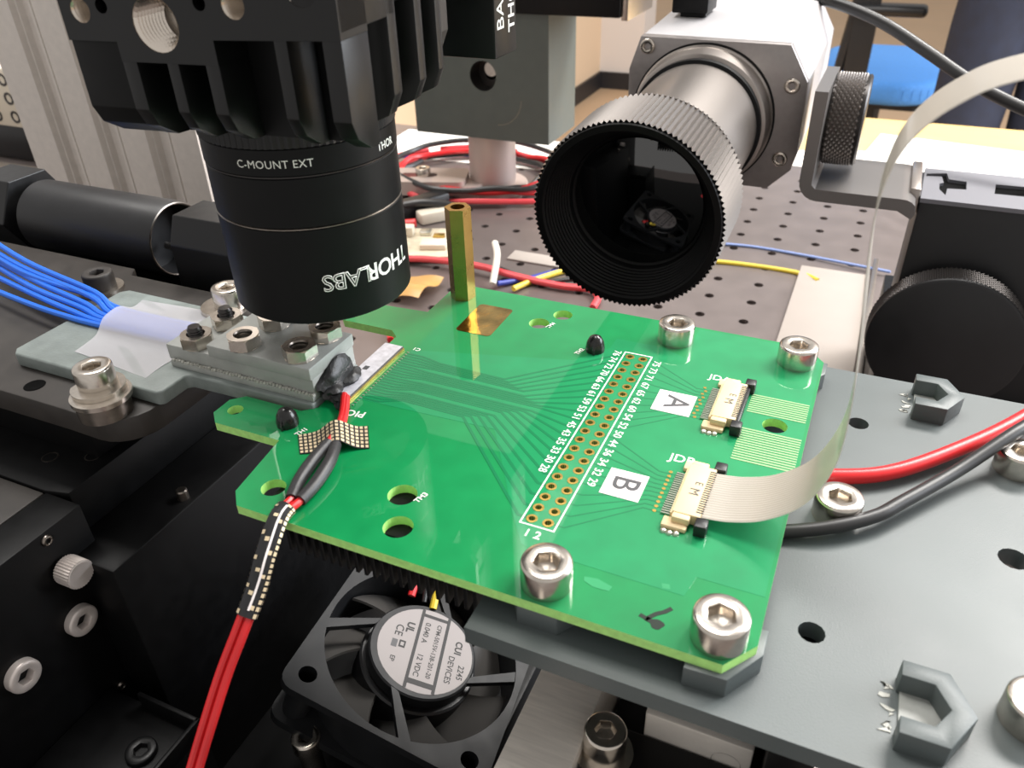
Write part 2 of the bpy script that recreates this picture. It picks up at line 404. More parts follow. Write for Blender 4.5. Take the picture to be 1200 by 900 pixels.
# ------------------------------------------------------------------ circuit board
pcb = thing('circuit_board', 'green printed circuit board with white lettering on the grey plate', 'circuit board', (0, 0, 0))
outline = [(-42.2, -14.4), (30.6, -14.4), (33.9, -10), (34.1, 59.6), (30.4, 64.3), (-42.4, 64.3), (-45.2, 61.5), (-45.2, 50.0), (-59.5, 49.0), (-62.4, 46.6), (-62.4, 43),
           (-60, 40.4), (-48.2, 40.4), (-46, 38.4), (-46, 11.6), (-48.2, 9.7), (-60.3, 9.7), (-62.4, 7.6), (-62.4, 3.4), (-60, 1.1), (-46.4, 1.2), (-44.6, -11.8)]
HD = [(2.54 * c, 2.54 * r) for r in range(20) for c in (0, 1)]
holes = [circ(0.52, 10, x, y) for x, y in HD]
bh = [(-59.3, 5.5, 1.4), (-39.6, -8.9, 1.95), (-20.2, -2.7, 2.3), (-17.2, -9.0, 2.25), (-21.2, 54.1, 2.1), (-17.9, 59.2, 2.0), (28.8, 36.1, 2.05)]
holes += [circ(r, 24, x, y) for x, y, r in bh]
def board_mesh():
    bm = M_prism(outline, -1.6, 0, holes); me = to_mesh('laminate', bm, 'mask', smooth=False)
    me.materials.append(K['edge'])
    for p in me.polygons:
        if abs(p.normal.z) < 0.5: p.material_index = 1
    return me
lam = link('laminate', board_mesh(), pcb)
# copper pour under the mask: a second, slightly raised skin around the fan-out and the right half
pour = [(-40.4, 16.6), (-14.3, 17.6), (-8.5, 8.6), (-3.3, 0.2), (0.6, -5.3), (2, -5.6), (23.8, -5.8), (24.6, -2), (33.4, -2), (33.6, 59.2), (30, 63.6), (9.8, 63.6), (9.8, 51.8), (4.8, 54), (-4.4, 54), (-4.6, 50), (-9.6, 43.2), (-40.4, 35)]
part('copper_pour', M_prism(pour, -0.01, 0.025, [h for h in holes if not any(abs(h[0][0] - r - x) < 1e-6 for x, y, r in bh[:6])]), 'mask_pour', pcb, smooth=False)
pad_me = to_mesh('pad', join(M_prism(circ(0.86, 16), 0.03, 0.075, [circ(0.5, 16)]),), 'gold', smooth=False)
bar_me = to_mesh('barrel', M_lathe([(0.51, -1.58), (0.51, 0.03)], 12), 'barrel')
for x, y in HD:
    o = link('pad', pad_me, pcb, (x, y, 0)); link('barrel', bar_me, o)
def strip(pts, w, z0, z1):
    """flat ribbon of constant width along a polyline"""
    P = [Vector((x, y)) for x, y in pts]; L, R_ = [], []
    for i, p in enumerate(P):
        d1 = (P[i] - P[i - 1]).normalized() if i else (P[1] - P[0]).normalized()
        d2 = (P[i + 1] - P[i]).normalized() if i < len(P) - 1 else d1
        t = (d1 + d2).normalized(); n = Vector((-t.y, t.x)); k = w / 2 / max(0.5, t.dot(d1))
        L.append(p + n * k); R_.append(p - n * k)
    return M_prism([tuple(v) for v in L] + [tuple(v) for v in R_[::-1]], z0, z1)
# traces: chip to the left column of the header, then header to the two ribbon connectors
for i in range(20):
    y_pad = 2.54 * i
    y_chip = 17.2 + i * 0.86
    y_mid = 18.8 + i * 0.58 + (i // 5) * 0.8
    dx = -3.2 - abs(y_pad - y_mid) * 0.62
    part('trace', strip([(-40.5, y_chip), (-37, y_chip), (-33, y_mid + 0.4), (min(-6, dx - 6), y_mid), (-2.2, y_pad), (-0.8, y_pad)], 0.5, 0.02, 0.045), 'trace', pcb, smooth=False)
for i in range(20):
    y_pad = 2.54 * i
    yc = (33.4 + (i - 10) * 1.0) if i >= 10 else (8.4 + i * 1.0)
    part('trace', strip([(3.4, y_pad), (5.0, y_pad), (14.2, yc), (17.2, yc)], 0.26, 0.02, 0.04), 'trace', pcb, smooth=False)
# silkscreen frame round the header
for a, b, c, d in ((-1.45, 4.05, 49.55, 49.8), (-1.45, 4.05, -1.45, -1.2), (-1.45, -1.2, -1.2, 49.55), (3.8, 4.05, -1.2, 49.55)):
    part('silkscreen_line', M_box(a, b, c, d, 0.02, 0.06), 'silk', pcb, smooth=False)
LEFT = '76 74 72 70 66 63 61 59 53 51 45 43 35 33 30 28'.split(); RIGHT = '75 73 71 67 65 62 60 54 52 50 44 36 34 32 29'.split()
for i, s in enumerate(LEFT): flat_text('silkscreen_number', s, 1.42, (-2.75, 48.6 - i * 2.49, 0.04), (0, -1, 0), (1, 0, 0), 'silk', pcb, bold=0.02)
for i, s in enumerate(RIGHT): flat_text('silkscreen_number', s, 1.42, (5.35, 47.6 - i * 2.62, 0.04), (0, -1, 0), (1, 0, 0), 'silk', pcb, bold=0.02)
flat_text('silkscreen_text', 'JDA', 1.7, (17.4, 47.0, 0.04), (1, 0, 0), (0, 1, 0), 'silk', pcb, bold=0.02)
flat_text('silkscreen_text', 'JDB', 1.9, (16.8, 21.5, 0.04), (1, 0, 0), (0, 1, 0), 'silk', pcb, bold=0.02)
flat_text('silkscreen_text', 'PIC', 1.7, (-38.6, 12.6, 0.04), (-1, -.12, 0), (.12, -1, 0), 'silk', pcb, bold=0.04)
flat_text('silkscreen_text', '1 2', 1.5, (1.3, -3.0, 0.04), (1, 0, 0), (0, 1, 0), 'silk', pcb, bold=0.04)
for s, x, y in (('TH1', -44.3, 4.6), ('TH2', -9.6, 46.6), ('TM4', -18.6, 54.1), ('TM3', -17.2, -2.2)):
    flat_text('silkscreen_text', s, 0.95, (x, y, 0.04), (0.25, 1, 0), (-1, 0.25, 0), 'silk', pcb, bold=0.03)
flat_text('silkscreen_text', 'C1', 1.0, (-39.6, 35.6, 0.04), (-1, 0, 0), (0, -1, 0), 'silk', pcb, bold=0.03)
for s, x0, x1, y0, y1 in (('A', 8.3, 15.0, 33.1, 39.6), ('B', 7.1, 13.2, 9.1, 15.4)):
    lb = part('paper_label', M_box(x0, x1, y0, y1, 0.03, 0.1), 'label_w', pcb, label='white square label with the letter ' + s)
    flat_text('label_letter', s, 4.3, ((x0 + x1) / 2 + (0.3 if s == 'A' else 0), (y0 + y1) / 2 + 0.2, 0.1), (0, -1, 0), (1, 0, 0), 'ink', lb, bold=0.05)
# gold pad
part('gold_pad', M_prism([(x, y) for x, y in rrect(-36.2, -28.4, 45.3, 57.4, 0.9)], 0, 0.07), 'gold_plate', pcb, smooth=False, label='tarnished gold rectangle')
# epoxy beads (thermistors)
for x, y, s in ((-47.9, 5.6, 1.0), (-7.0, 48.2, 0.95)):
    b_ = part('thermistor_bead', mv(M_lathe([(1.9 * s, 0), (1.95 * s, 0.7), (1.75 * s, 1.9), (1.2 * s, 2.9), (0.5 * s, 3.3), (0, 3.35)], 20), x, y, 0.02), 'dome', pcb)
    part('lead', mv(M_tube([(0.4 * s, -2.0 * s, 0.1), (0.3 * s, -1.8 * s, 1.2), (0.2 * s, -1.2 * s, 2.4)], 0.28, 8), x, y, 0), 'black_gloss', b_)
# scorch mark and scuffs
part('scorch_mark', join(M_prism([(21.8 + .9 * math.cos(a) * (1 + .2 * math.sin(3 * a)), -11.6 + .8 * math.sin(a)) for a in [i * PI / 8 for i in range(16)]], 0.0, 0.035), strip([(19.4, -10.9), (20.4, -11.2), (21.3, -10.0), (22.2, -9.3), (22.9, -8.4)], 0.6, 0, 0.04), strip([(20.3, -11.2), (21.2, -11.4)], 0.7, 0, 0.04)), 'residue', pcb, smooth=False)
part('scuff', M_prism([(10.8, -7.6), (12.6, -7.3), (14.8, -7.9), (14.6, -8.8), (12.4, -8.9), (11, -8.3)], 0, 0.035), 'scuff', pcb, smooth=False)
part('scuff', M_prism([(20.6, -4.8), (21.6, -4.6), (21.9, -5.4), (20.9, -5.6)], 0.02, 0.045), 'scuff', pcb, smooth=False)
# ridged lines of the pour beside connector A, their glint painted in pale
rb_me = to_mesh('mask_ridge', M_box(23.7, 33.4, -0.17, 0.17, 0.02, 0.085), 'ridge_glint', smooth=False)
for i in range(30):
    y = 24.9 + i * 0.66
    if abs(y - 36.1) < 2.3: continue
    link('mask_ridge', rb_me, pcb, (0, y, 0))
# ribbon connectors
pin_me = to_mesh('solder_pin', M_box(-0.75, 0.75, -0.11, 0.11, 0, 0.35, 0.05, 1), 'tin', smooth=False)
cont_me = to_mesh('contact', M_box(-0.5, 0.5, -0.08, 0.08, 0, 0.1), 'ink', smooth=False)
via_me = to_mesh('test_via', M_lathe([(0.3, 0), (0.3, 0.05), (0, 0.05)], 10), 'gold', smooth=False)
def connector(yc, latched):
    c = part('ribbon_connector', join(M_box(18.7, 22.7, yc - 5.7, yc + 5.7, 0.25, 2.0, 0.12), M_box(18.3, 18.8, yc - 5.4, yc + 5.4, 0.2, 1.3, 0.08)), 'housing', pcb, label='tan flat-cable connector')
    for i in range(20): link('solder_pin', pin_me, c, (17.6, yc - 4.75 + i * 0.5, 0.04))
    for i in range(20): link('contact', cont_me, c, (22.4, yc - 4.75 + i * 0.5, 1.98))
    for s in (-1, 1):
        part('solder_tab', join(M_box(17.6, 21.2, yc + s * 6.7 - 1.0, yc + s * 6.7 + 1.0, 0.02, 0.8, 0.2), M_box(18.8, 21.4, yc + s * 6.2 - 0.6, yc + s * 6.2 + 0.6, 0.7, 1.9, 0.25)), 'housing', c)
        part('latch_end', M_box(22.2, 24.0, yc + s * 6.7 - 1.0, yc + s * 6.7 + 1.0, 0.05, 2.1, 0.25), 'black_plastic', c)
    part('latch_bar', M_box(22.7, 23.3, yc - 6.5, yc + 6.5, 0.05, 0.8 if latched else 1.5, 0.1), 'black_plastic', c)
    part('solder_blob', join(*[mv(M_lathe([(0.5, 0), (0.42, 0.3), (0.2, 0.45), (0, 0.5)], 10), 18.2 + k * 0.9, yc - 8.2 - 0.15 * (k % 2), 0.03) for k in range(3)]), 'tin', c)
    flat_text('housing_mark', 'M', 1.5, (20.6, yc - 0.6, 2.02), (0, -1, 0), (1, 0, 0), 'ink', c)
    flat_text('housing_mark', 'E', 1.2, (20.9, yc + 1.4, 2.02), (0, -1, 0), (1, 0, 0), 'ink', c)
    for i in range(10):
        link('test_via', via_me, pcb, (15.9 - 0.35 * (i % 2) * (1 if not latched else 0), yc - 4.6 + i * 1.05, 0.03))
connector(38.2, False); connector(13.0, True)
# photonic chip with its black glue
chip = part('photonic_chip', M_box(-46.0, -42.0, 14.2, 34.4, 0.02, 0.85, 0.05, 1), 'chip', pcb, label='bright polished chip at the board slot')
part('gold_bond_edge', M_box(-41.9, -41.72, 14.2, 34.4, 0.02, 0.5), 'gold', chip)
part('bond_dark_line', M_box(-41.98, -41.88, 14.2, 34.4, 0.3, 0.9), 'ink', chip)  # thin dark line beside the gold bond edge
part('dark_window', M_box(-44.9, -43.9, 24.4, 25.6, 0.84, 0.9), 'ink', chip)
bond_me = to_mesh('bond_pad', M_box(-0.22, 0.22, -0.1, 0.1, 0.02, 0.07), 'tin', smooth=False)
for i in range(24): link('bond_pad', bond_me, pcb, (-40.6, 14.6 + i * 0.84, 0.02))

# brass stand-off
so = thing('brass_standoff', 'tall hexagonal brass stand-off upright at the board corner', 'standoff', (-41.4, 59.3, 0))
hx = hexa(2.75, 0.35)
part('hex_body', M_prism(hx, 0.02, 20.6, [circ(1.5, 16)]), 'brass', so, smooth=False)
part('bore', M_lathe([(1.5, 0.1), (1.52, 20.5)], 16), 'barrel', so)
part('stud', M_lathe([(0, -5), (1.4, -5), (1.4, 0.1), (0, 0.1)], 14), 'brass', so)

# ------------------------------------------------------------------ black base and left motion stage
solo('base_plate', M_box(-260, 45, -140, 130, -40, 0, 1.5), 'anod', 'thick black metal base plate standing on the optical table', 'base plate', (0, 0, TABLE + 40))
st = thing('motion_stage', 'black metal motion stage with stepped decks under the grey arm', 'stage', (-120, 20, TABLE + 40))
SL = (-120, 20, TABLE + 40)
deck_out = [(-240, -5.0), (-92, -4.2)] + [(-84 + 8 * math.sin(a), 3.6 - 8 * math.cos(a)) for a in [i * PI / 12 for i in range(0, 7)]] + [(-76, 12), (-76, 43.5), (-124, 43.5), (-126, 46.5), (-240, 46.5)]
part('deck', shift(M_prism(deck_out, -7, -2.02, bev=0.3), SL), 'anod_brown', st)
part('deck_screw_hole', shift(mv(M_lathe([(0, -1.98), (1.4, -1.98), (1.7, -1.9), (2.0, -1.98)], 20), -103.5, -0.6, 0), SL), 'void', st)
part('middle_block', shift(M_box(-240, -97, 2, 43, -20, -7, 0.4), SL), 'anod', st)
low_out = [(-240, -9.4), (-99, -9.4), (-94, -8.2), (-94, 60), (-240, 60)]
part('lower_deck', shift(M_prism(low_out, -34, -20, bev=0.3), SL), 'anod', st)
part('lower_ledge', shift(M_box(-240, -99.2, -70, -9.6, -60, -20.4, 0.4), SL), 'anod_brown', st)
part('stage_body', shift(M_box(-238, -96, -8, 58, -104.4, -34), SL), 'anod', st)
part('side_rail', shift(M_box(-94, -80, -14.3, 60, -104.4, -30, 0.5), SL), 'anod', st)
part('screw_plate', shift(M_box(-99.2, -90, -70, -9.2, -78, -20.6, 0.3), SL), 'anod', st)
part('lower_tray', shift(join(M_box(-90, -64, -60, -18.8, -104.4, -64, 0.6), M_box(-65, -64, -60, -18.8, -64.5, -60, 0.3), M_box(-80, -64, -19.8, -18.8, -64.5, -60, 0.3)), SL), 'anod', st)
def side_screw(y, z, R, m='steel', x=-90, parent=st, nm='side_screw'):
    part(nm, shift(xf(screw_head(R, R * 0.9, R * 0.5), Matrix.Translation((x - R * 0.35, y, z)) @ RY(PI / 2)), SL), m, parent, ang=40)
side_screw(-18.5, -43, 3.2, 'steel_matt'); side_screw(-31.9, -43.6, 3.2, 'steel_matt')
side_screw(-17.5, -19.1 - 3.4, 1.1, 'steel_dark', nm='set_screw'); side_screw(-16.6, -66.5, 1.0, 'steel_dark', nm='set_screw')
side_screw(-44, -52, 2.6, 'steel_dark')
def knurl(R, z0, z1, n=36, depth=0.18, caps=True):
    bm = bmesh.new(); A, B = [], []
    for i in range(2 * n):
        r = R if i % 2 else R - depth; a = PI * i / n
        A.append(bm.verts.new((r * math.cos(a), r * math.sin(a), z0))); B.append(bm.verts.new((r * math.cos(a), r * math.sin(a), z1)))
    for i in range(2 * n): bm.faces.new((A[i], A[(i + 1) % (2 * n)], B[(i + 1) % (2 * n)], B[i]))
    if caps: bm.faces.new(A[::-1]); bm.faces.new(B)
    bmesh.ops.recalc_face_normals(bm, faces=list(bm.faces)); return bm
kn = thing('thumb_screw', 'small knurled steel thumb screw in the black side plate', 'thumb screw', (-90, -16.8, -30.4), RY(PI / 2).to_3x3())
part('knurled_head', knurl(2.9, 0.6, 4.4, 32, 0.2), 'steel_matt', kn, smooth=False)
part('end_cap', M_lathe([(2.65, 4.39), (2.5, 4.5), (0, 4.42)], 28), 'steel_matt', kn)
part('shank', M_lathe([(0, -3), (1.3, -3), (1.3, 0.62), (0, 0.62)], 14), 'steel_dark', kn)
part('tray_screw', shift(mv(screw_head(3.0, 1.2, 1.4), -72, -27.5, -63.9), SL), 'anod_fin', st, ang=40)
part('pin', shift(mv(M_lathe([(0, 0), (1.2, 0), (1.2, 2), (1.0, 2.3), (0, 2.3)], 16), -82.7, 7.2, -30), SL), 'steel_dark', st)
for x, y in ((-107, -1.5), (-99, 2.2)):
    part('deck_plug', shift(mv(M_lathe([(0, -0.02), (1.3, -0.02), (1.5, 0.05), (1.7, 0)], 18), x, y, -20), SL), 'steel_dark', st)
cap_screw('black socket cap screw with washer on the far side of the brown deck', (-124.5, 35, -1.1), R=3.4, H=3.6, m='anod_brown', shank=(1.9, 3))
solo('washer', M_prism(circ(5, 28), 0, 0.9, [circ(2.1, 20)]), 'steel', 'thin steel washer under the black cap screw', 'washer', (-124, 34.6, -2))

# actuator behind the deck: hexagonal nut, drum, end block
ac = thing('actuator', 'black cylindrical actuator drum with a hexagonal end behind the deck', 'actuator', (-145, 62, TABLE + 40))
AL = (-145, 62, TABLE + 40)
part('drum', shift(xf(M_lathe([(0, 0), (9.3, 0), (9.9, 0.6), (9.9, 47.4), (9.6, 48), (9.0, 48), (8.8, 40), (0, 40)], 48), Matrix.Translation((-174, 62, -0.5)) @ RY(PI / 2)), AL), 'black_plastic', ac)
part('drum_rim', shift(xf(M_lathe([(9.0, 48), (9.3, 48.15), (9.6, 48)], 48), Matrix.Translation((-174, 62, -0.5)) @ RY(PI / 2)), AL), 'steel_dark', ac)
part('drum_shaft', shift(xf(M_lathe([(0, 0), (1, 0), (1, 20), (0, 20)], 14), Matrix.Translation((-131, 62, -3)) @ RY(PI / 2)), AL), 'steel', ac)
part('hex_end', shift(xf(M_prism(hexa(11.6, PI / 6), 0, 14, bev=0.3), Matrix.Translation((-191, 62, 0.5)) @ RY(PI / 2) @ RZ(0.0)), AL), 'anod_fin', ac, smooth=False)
part('end_block', shift(xf(M_prism([(-9, -14), (9, -14), (9, 4), (4.5, 10.5), (-6, 10.5), (-9, 4)], 0, 22, bev=0.3), Matrix.Translation((-113.5, 57, 1.5)) @ RZ(PI / 2) @ RX(PI / 2)), AL), 'anod_fin', ac, smooth=False)
part('cradle', shift(M_box(-238, -96.5, 60.6, 78, -104.4, -11), AL), 'anod', ac)

# ------------------------------------------------------------------ grey resin arm with fibre block
arm = thing('fibre_arm', 'grey resin arm with stacked fibre clamp block reaching to the chip', 'arm', (-85, 18, -2))
AR = (-85, 18, -2)
arm_out = [(-112.5, 3.3), (-75.5, 3.3), (-74.6, 4.2), (-74.6, 9.6), (-73.8, 10.3), (-46.4, 10.8), (-46.4, 25.4), (-74, 25.8), (-74.6, 27), (-74.6, 31.8), (-75.8, 33), (-112.5, 33), (-114, 31.5), (-114, 4.8)]
part('arm_plate', shift(M_prism(arm_out, -2, 1, bev=0.45, seg=3), AR), 'resin_pale', arm)
part('pedestal', shift(M_box(-79.4, -46.6, 11.5, 25, 1, 2.3, 0.15), AR), 'resin_mid', arm)
part('clamp_base', shift(M_box(-80, -46.4, 12, 24.7, 2.2, 5.5, 0.25), AR), 'resin_mid', arm)
part('clamp_lid', shift(M_box(-69, -46.2, 11.4, 24.9, 5.5, 8, 0.3), AR), 'resin_mid', arm)
gb = []
for i in range(46):
    x = -78.5 + i * 0.71; gb.append(mv(M_lathe([(0, -0.3), (random.uniform(.3, .45), -0.1), (random.uniform(.25, .4), 0.25), (0, 0.4)], 7), x, 11.75 + random.uniform(-.1, .12), 2.4 + random.uniform(-.1, .15)))
o_ = part('glue_bead', shift(join(*gb), AR), 'rough_bead', arm)
def blob(x, y, z, sx, sy, sz, seed):
    rnd = random.Random(seed); bm = bmesh.new(); bmesh.ops.create_icosphere(bm, subdivisions=3, radius=1)
    for v in bm.verts:
        n = v.co.copy(); k = 1 + 0.16 * math.sin(3.1 * n.x + seed) * math.cos(4.3 * n.y - seed) + 0.1 * math.sin(7 * n.z + 5 * n.x + seed)
        v.co = Vector((x + n.x * sx * k, y + n.y * sy * k, z + n.z * sz * k))
    return bm
part('black_epoxy', shift(join(blob(-45.9, 18, 3.2, 1.5, 5.2, 2.9, 1), blob(-45.2, 15.4, 1.6, 1.8, 2.4, 1.5, 2), blob(-44.8, 20.5, 1.4, 1.5, 3.2, 1.1, 3), blob(-43.6, 14.6, 0.9, 1.9, 1.4, 1.0, 4), blob(-41.6, 13.0, 0.6, 1.5, 1.0, 0.7, 5)), AR), 'glue', arm)
def nut_bm(R=3.15, H=2.4, bore=1.72, rot=0.0):
    bm = M_prism(hexa(R, rot), 0.15, H - 0.15, [circ(bore, 18)])
    cap = M_prism(circ(R * 0.9, 24), H - 0.16, H, [circ(bore, 18)])
    return join(bm, cap, M_prism(circ(R * 0.9, 24), 0, 0.16, [circ(bore, 18)]))
def nut(label, loc, rot, stud=False, group=None):
    t = thing('hex_nut', label, 'nut', loc, None, group)
    part('nut_body', nut_bm(rot=rot), 'steel', t, ang=25)
    part('thread', M_lathe([(1.73, 0.05), (1.6, 0.4), (1.73, 0.8), (1.6, 1.2), (1.73, 1.6), (1.6, 2.0), (1.73, 2.36)], 18), 'steel_dark', t)
    if stud:
        prof = [(0, 0)] + [(1.42 if i % 2 else 1.25, i * 0.25) for i in range(0, 15)] + [(1.1, 3.9), (0, 3.95)]
        part('stud', M_lathe(prof, 18), 'gun_dark', t)
    return t
nut('empty steel hex nut on the clamp lid beside the stud nuts', (-62.0, 14.0, 8), 0.3)
nut('empty steel hex nut on the clamp lid corner nearest the red wires', (-50.2, 14.6, 8), 0.45)
nut('empty steel hex nut at the lid corner nearest the polished chip', (-50.0, 22.0, 8), 0.25)
nut('empty steel hex nut on the clamp lid tucked under the black lens', (-61.6, 22.2, 8), 0.5)
nut('steel hex nut with black threaded stud on the front of the clamp base', (-73.9, 14.2, 5.5), 0.2, True)
nut('steel hex nut with black threaded stud next to the rear clamp screw', (-73.6, 22.2, 5.5), 0.5, True)
# front and rear fixing screws of the arm
solo('spacer', M_prism(circ(4.7, 30), 0, 3.0, [circ(2.1, 18)]), 'steel_dark', 'dull steel spacer ring under the two washers at the arm front', 'spacer', (-83.4, -1.7, -2.0))
solo('washer', M_prism(circ(5.3, 32), 0, 0.9, [circ(2.1, 18)]), 'steel', 'large steel washer clamping the front edge of the grey arm', 'washer', (-83.6, -1.4, 1.02))
solo('washer', M_prism([p for p in circ(4.7, 32) if p[0] > -4.1], 0, 0.9, [circ(2.1, 18)]), 'steel', 'smaller cut steel washer just below the front clamp screw', 'washer', (-84.6, -0.7, 1.94))
cap_screw('steel socket cap screw clamping the front edge of the grey arm', (-85.2, -0.2, 2.86), R=3.4, H=3.8, shank=(1.9, 4))
solo('washer', M_prism(circ(5.0, 32), 0, 1.0, [circ(2.1, 18)]), 'steel', 'steel washer clamping the rear edge of the grey arm', 'washer', (-85.6, 33.8, 1.02))
cap_screw('steel socket cap screw clamping the rear edge of the grey arm', (-84.6, 34.6, 2.04), R=3.4, H=4.2, shank=(1.9, 4))
# tape over the fibres
def sheet_grid(fn, nu, nv, th=0.0):
    bm = bmesh.new(); g = [[bm.verts.new(fn(i / nu, j / nv)) for j in range(nv + 1)] for i in range(nu + 1)]
    for i in range(nu):
        for j in range(nv): bm.faces.new((g[i][j], g[i + 1][j], g[i + 1][j + 1], g[i][j + 1]))
    if th: 
        bmesh.ops.recalc_face_normals(bm, faces=list(bm.faces)); bmesh.ops.solidify(bm, geom=list(bm.faces), thickness=th)
    bmesh.ops.recalc_face_normals(bm, faces=list(bm.faces)); return bm
def tape_fn(u, v):
    c = [Vector((-101.5, 8.2)), Vector((-80.8, 6.2)), Vector((-80.2, 31.8)), Vector((-106, 30.2))]
    p = (c[0] * (1 - u) + c[1] * u) * (1 - v) + (c[3] * (1 - u) + c[2] * u) * v
    w = 0.35 * math.sin(9 * v + 3 * u); p.x += w * (1 - u) - 0.25 * math.sin(12 * v) * u
    z = 1.12 + 2.2 * math.exp(-((p.y - 20.6) / 4.6) ** 4) + 0.08 * math.sin(5 * u + 11 * v)
    return (p.x, p.y, z)
solo('tape_sheet', shift(sheet_grid(tape_fn, 14, 30, 0.05), (-92, 18, 1)), 'tape_white', 'translucent white tape holding the blue fibres on the grey arm', 'tape', (-92, 18, 1))
fl = [((-170, 38.0, 6.5), (-140, 29.4, 5.2), (-104, 22.6, 1.9)), ((-170, 36.0, 5.4), (-140, 28.0, 4.4), (-104, 21.4, 1.9)), ((-166, 34.5, 4.8), (-138, 26.6, 4.0), (-104, 23.8, 2.0)),
      ((-160, 32, 3.4), (-132, 25.2, 3.2), (-104, 20.2, 1.9)), ((-158, 31, 2.4), (-132, 23.6, 2.6), (-104, 19.2, 1.8)), ((-150, 26.4, 1.6), (-126, 21.2, 2.0), (-104, 18.2, 1.75)), ((-150, 22.6, 0.9), (-126, 18.6, 1.6), (-104, 17.3, 1.7))]
for i, (a, b, c) in enumerate(fl):
    e = (-82, c[1] + 0.6, 1.75)
    solo('optical_fibre', shift(M_tube([a, b, (-114, (b[1] + c[1]) / 2 - 0.4, (b[2] + c[2]) / 2), c, e], 0.62, 8), c), 'blue_wire', 'bright blue jacketed fibre running under the white tape', 'fibre', c, group='blue fibres')

# ------------------------------------------------------------------ downward-looking camera with lens tube
AX = (-50.5, 25.0, 0)
tc = thing('inspection_camera', 'black finned camera with lens tube pointing straight down at the chip', 'camera', AX)
tube = part('lens_tube', M_lathe([(11.5, 18.2), (13.6, 17.5), (15.0, 17.4), (15.25, 17.7), (15.25, 33.5), (15.05, 33.65)], 72), 'anod', tc)
part('tube_joint', M_lathe([(15.0, 33.6), (15.27, 33.7), (15.27, 33.85), (15.0, 34.0)], 72), 'steel_dark', tc)  # steel colour stands in for the bright highlight on the joint edges
part('extension_tube', M_lathe([(15.05, 33.95), (15.25, 34.1), (15.25, 41.6), (15.0, 41.8)], 72), 'anod', tc)
part('joint_ring', M_lathe([(15.0, 41.7), (15.22, 41.8), (15.22, 42.0), (15.0, 42.05)], 72), 'gun_dark', tc)
part('mount_ring', M_lathe([(15.0, 42.0), (15.35, 42.2), (15.35, 46.0), (15.0, 46.3)], 72), 'anod', tc)
part('lock_ring', knurl(15.5, 46.2, 48.6, 90, 0.25), 'anod_fin', tc, smooth=False)
part('bottom_glass', M_lathe([(0, 19.6), (8, 19.2), (11.6, 18.6)], 40), 'glass', tube)
part('neck', M_lathe([(14.4, 48.5), (14.4, 54)], 48), 'anod', tc)
def on_tube(r, a0, z0, flip):
    s = -1 if flip else 1
    return lambda x, y, z: ((r + z) * math.cos(a0 + s * x / r), (r + z) * math.sin(a0 + s * x / r), z0 + s * y)
aim = math.atan2(-78.7 - 25, 34.2 + 50.5)      # bearing of the photographer from the tube axis
part('tube_lettering', text_map(text_bm('THOR', 2.95, bold=0.07, space=0.92), on_tube(15.29, aim + 0.80, 24.6, True)), 'silk', tube, smooth=False)
part('tube_lettering', text_map(text_bm('LABS', 2.85, outline=0.1, space=0.96), on_tube(15.29, aim + 0.80 - 0.565, 24.6, True)), 'silk', tube, smooth=False)
part('ring_lettering', text_map(text_bm('C-MOUNT EXT', 1.2, space=1.05), on_tube(15.38, aim - 0.30, 43.9, False)), 'silk', tc, smooth=False)
part('ring_lettering', text_map(text_bm('THOR', 1.25, bold=0.02), on_tube(15.38, aim + 0.96, 43.6, False)), 'silk', tc, smooth=False)
# finned housing, slightly turned and off the tube axis
CB = Matrix.Translation((3, -3, 0)) @ RZ(math.radians(6.5))
def cpart(n, bm, m, parent=tc, **k): return part(n, xf(bm, CB), m, parent, **k)
body = cpart('housing', join(M_box(-14.5, 14.5, -13.2, 14.5, 48.8, 112), M_box(-19.6, 18, -13.2, 20, 64.2, 112, 0.4)), 'anod', smooth=True)
def fin_front(u0, u1, ztop, v0=-13, v1=-20, lo=48.7):   # rib on the front side
    prof = [(v0, lo), (v1 + 4.6, lo + 0.2), (v1 + 1.2, lo + 2.2), (v1, lo + 4.6), (v1, ztop), (v0, ztop)]
    bm = M_prism(prof, u0, u1, bev=0.12)              # (v, z) extruded along u
    return xf(bm, Matrix(((0, 0, 1, 0), (1, 0, 0, 0), (0, 1, 0, 0), (0, 0, 0, 1))))
for u0, u1 in ((-12.4, -10.2), (-5.5, -3.8), (0.3, 2.3), (10.8, 12.6), (17.4, 20)): cpart('front_rib', fin_front(u0, u1, 59.6 if u1 < 5 else 63), 'anod_fin')
HOLES = ((-5.7, 64.0, 3.35, 'thread'), (-16.8, 65.4, 1.5, 'thread'), (6.1, 66.4, 1.6, 'thread'), (-13.3, 66.0, 0.9, 'black_gloss'), (1.4, 66.6, 0.9, 'black_gloss'), (15.6, 68.4, 2.1, 'thread'))
face_bm = M_prism([(-20, 61.8), (-12.4, 61.8), (-12.4, 59.4), (2.3, 59.4), (2.3, 62.4), (20, 62.8), (20, 112), (-20, 112)], 13, 20.05, [circ(R, 24, u, z) for u, z, R, m in HOLES])
cpart('front_face', xf(face_bm, Matrix(((1, 0, 0, 0), (0, 0, -1, 0), (0, 1, 0, 0), (0, 0, 0, 1)))), 'anod_fin')
cpart('left_cheek', fin_front(-20, -12.5, 62.0, -13, -19.7), 'anod')
def fin_side(v0, v1, ztop, u1=20, lo=49.6):
    prof = [(13, lo), (u1 - 4, lo), (u1 - 1.2, lo + 1.2), (u1, lo + 4.0), (u1, ztop), (13, ztop)]
    return xf(M_prism(prof, v0, v1, bev=0.12), Matrix(((1, 0, 0, 0), (0, 0, -1, 0), (0, 1, 0, 0), (0, 0, 0, 1))) @ Matrix.Scale(-1, 4, (0, 0, 1)))
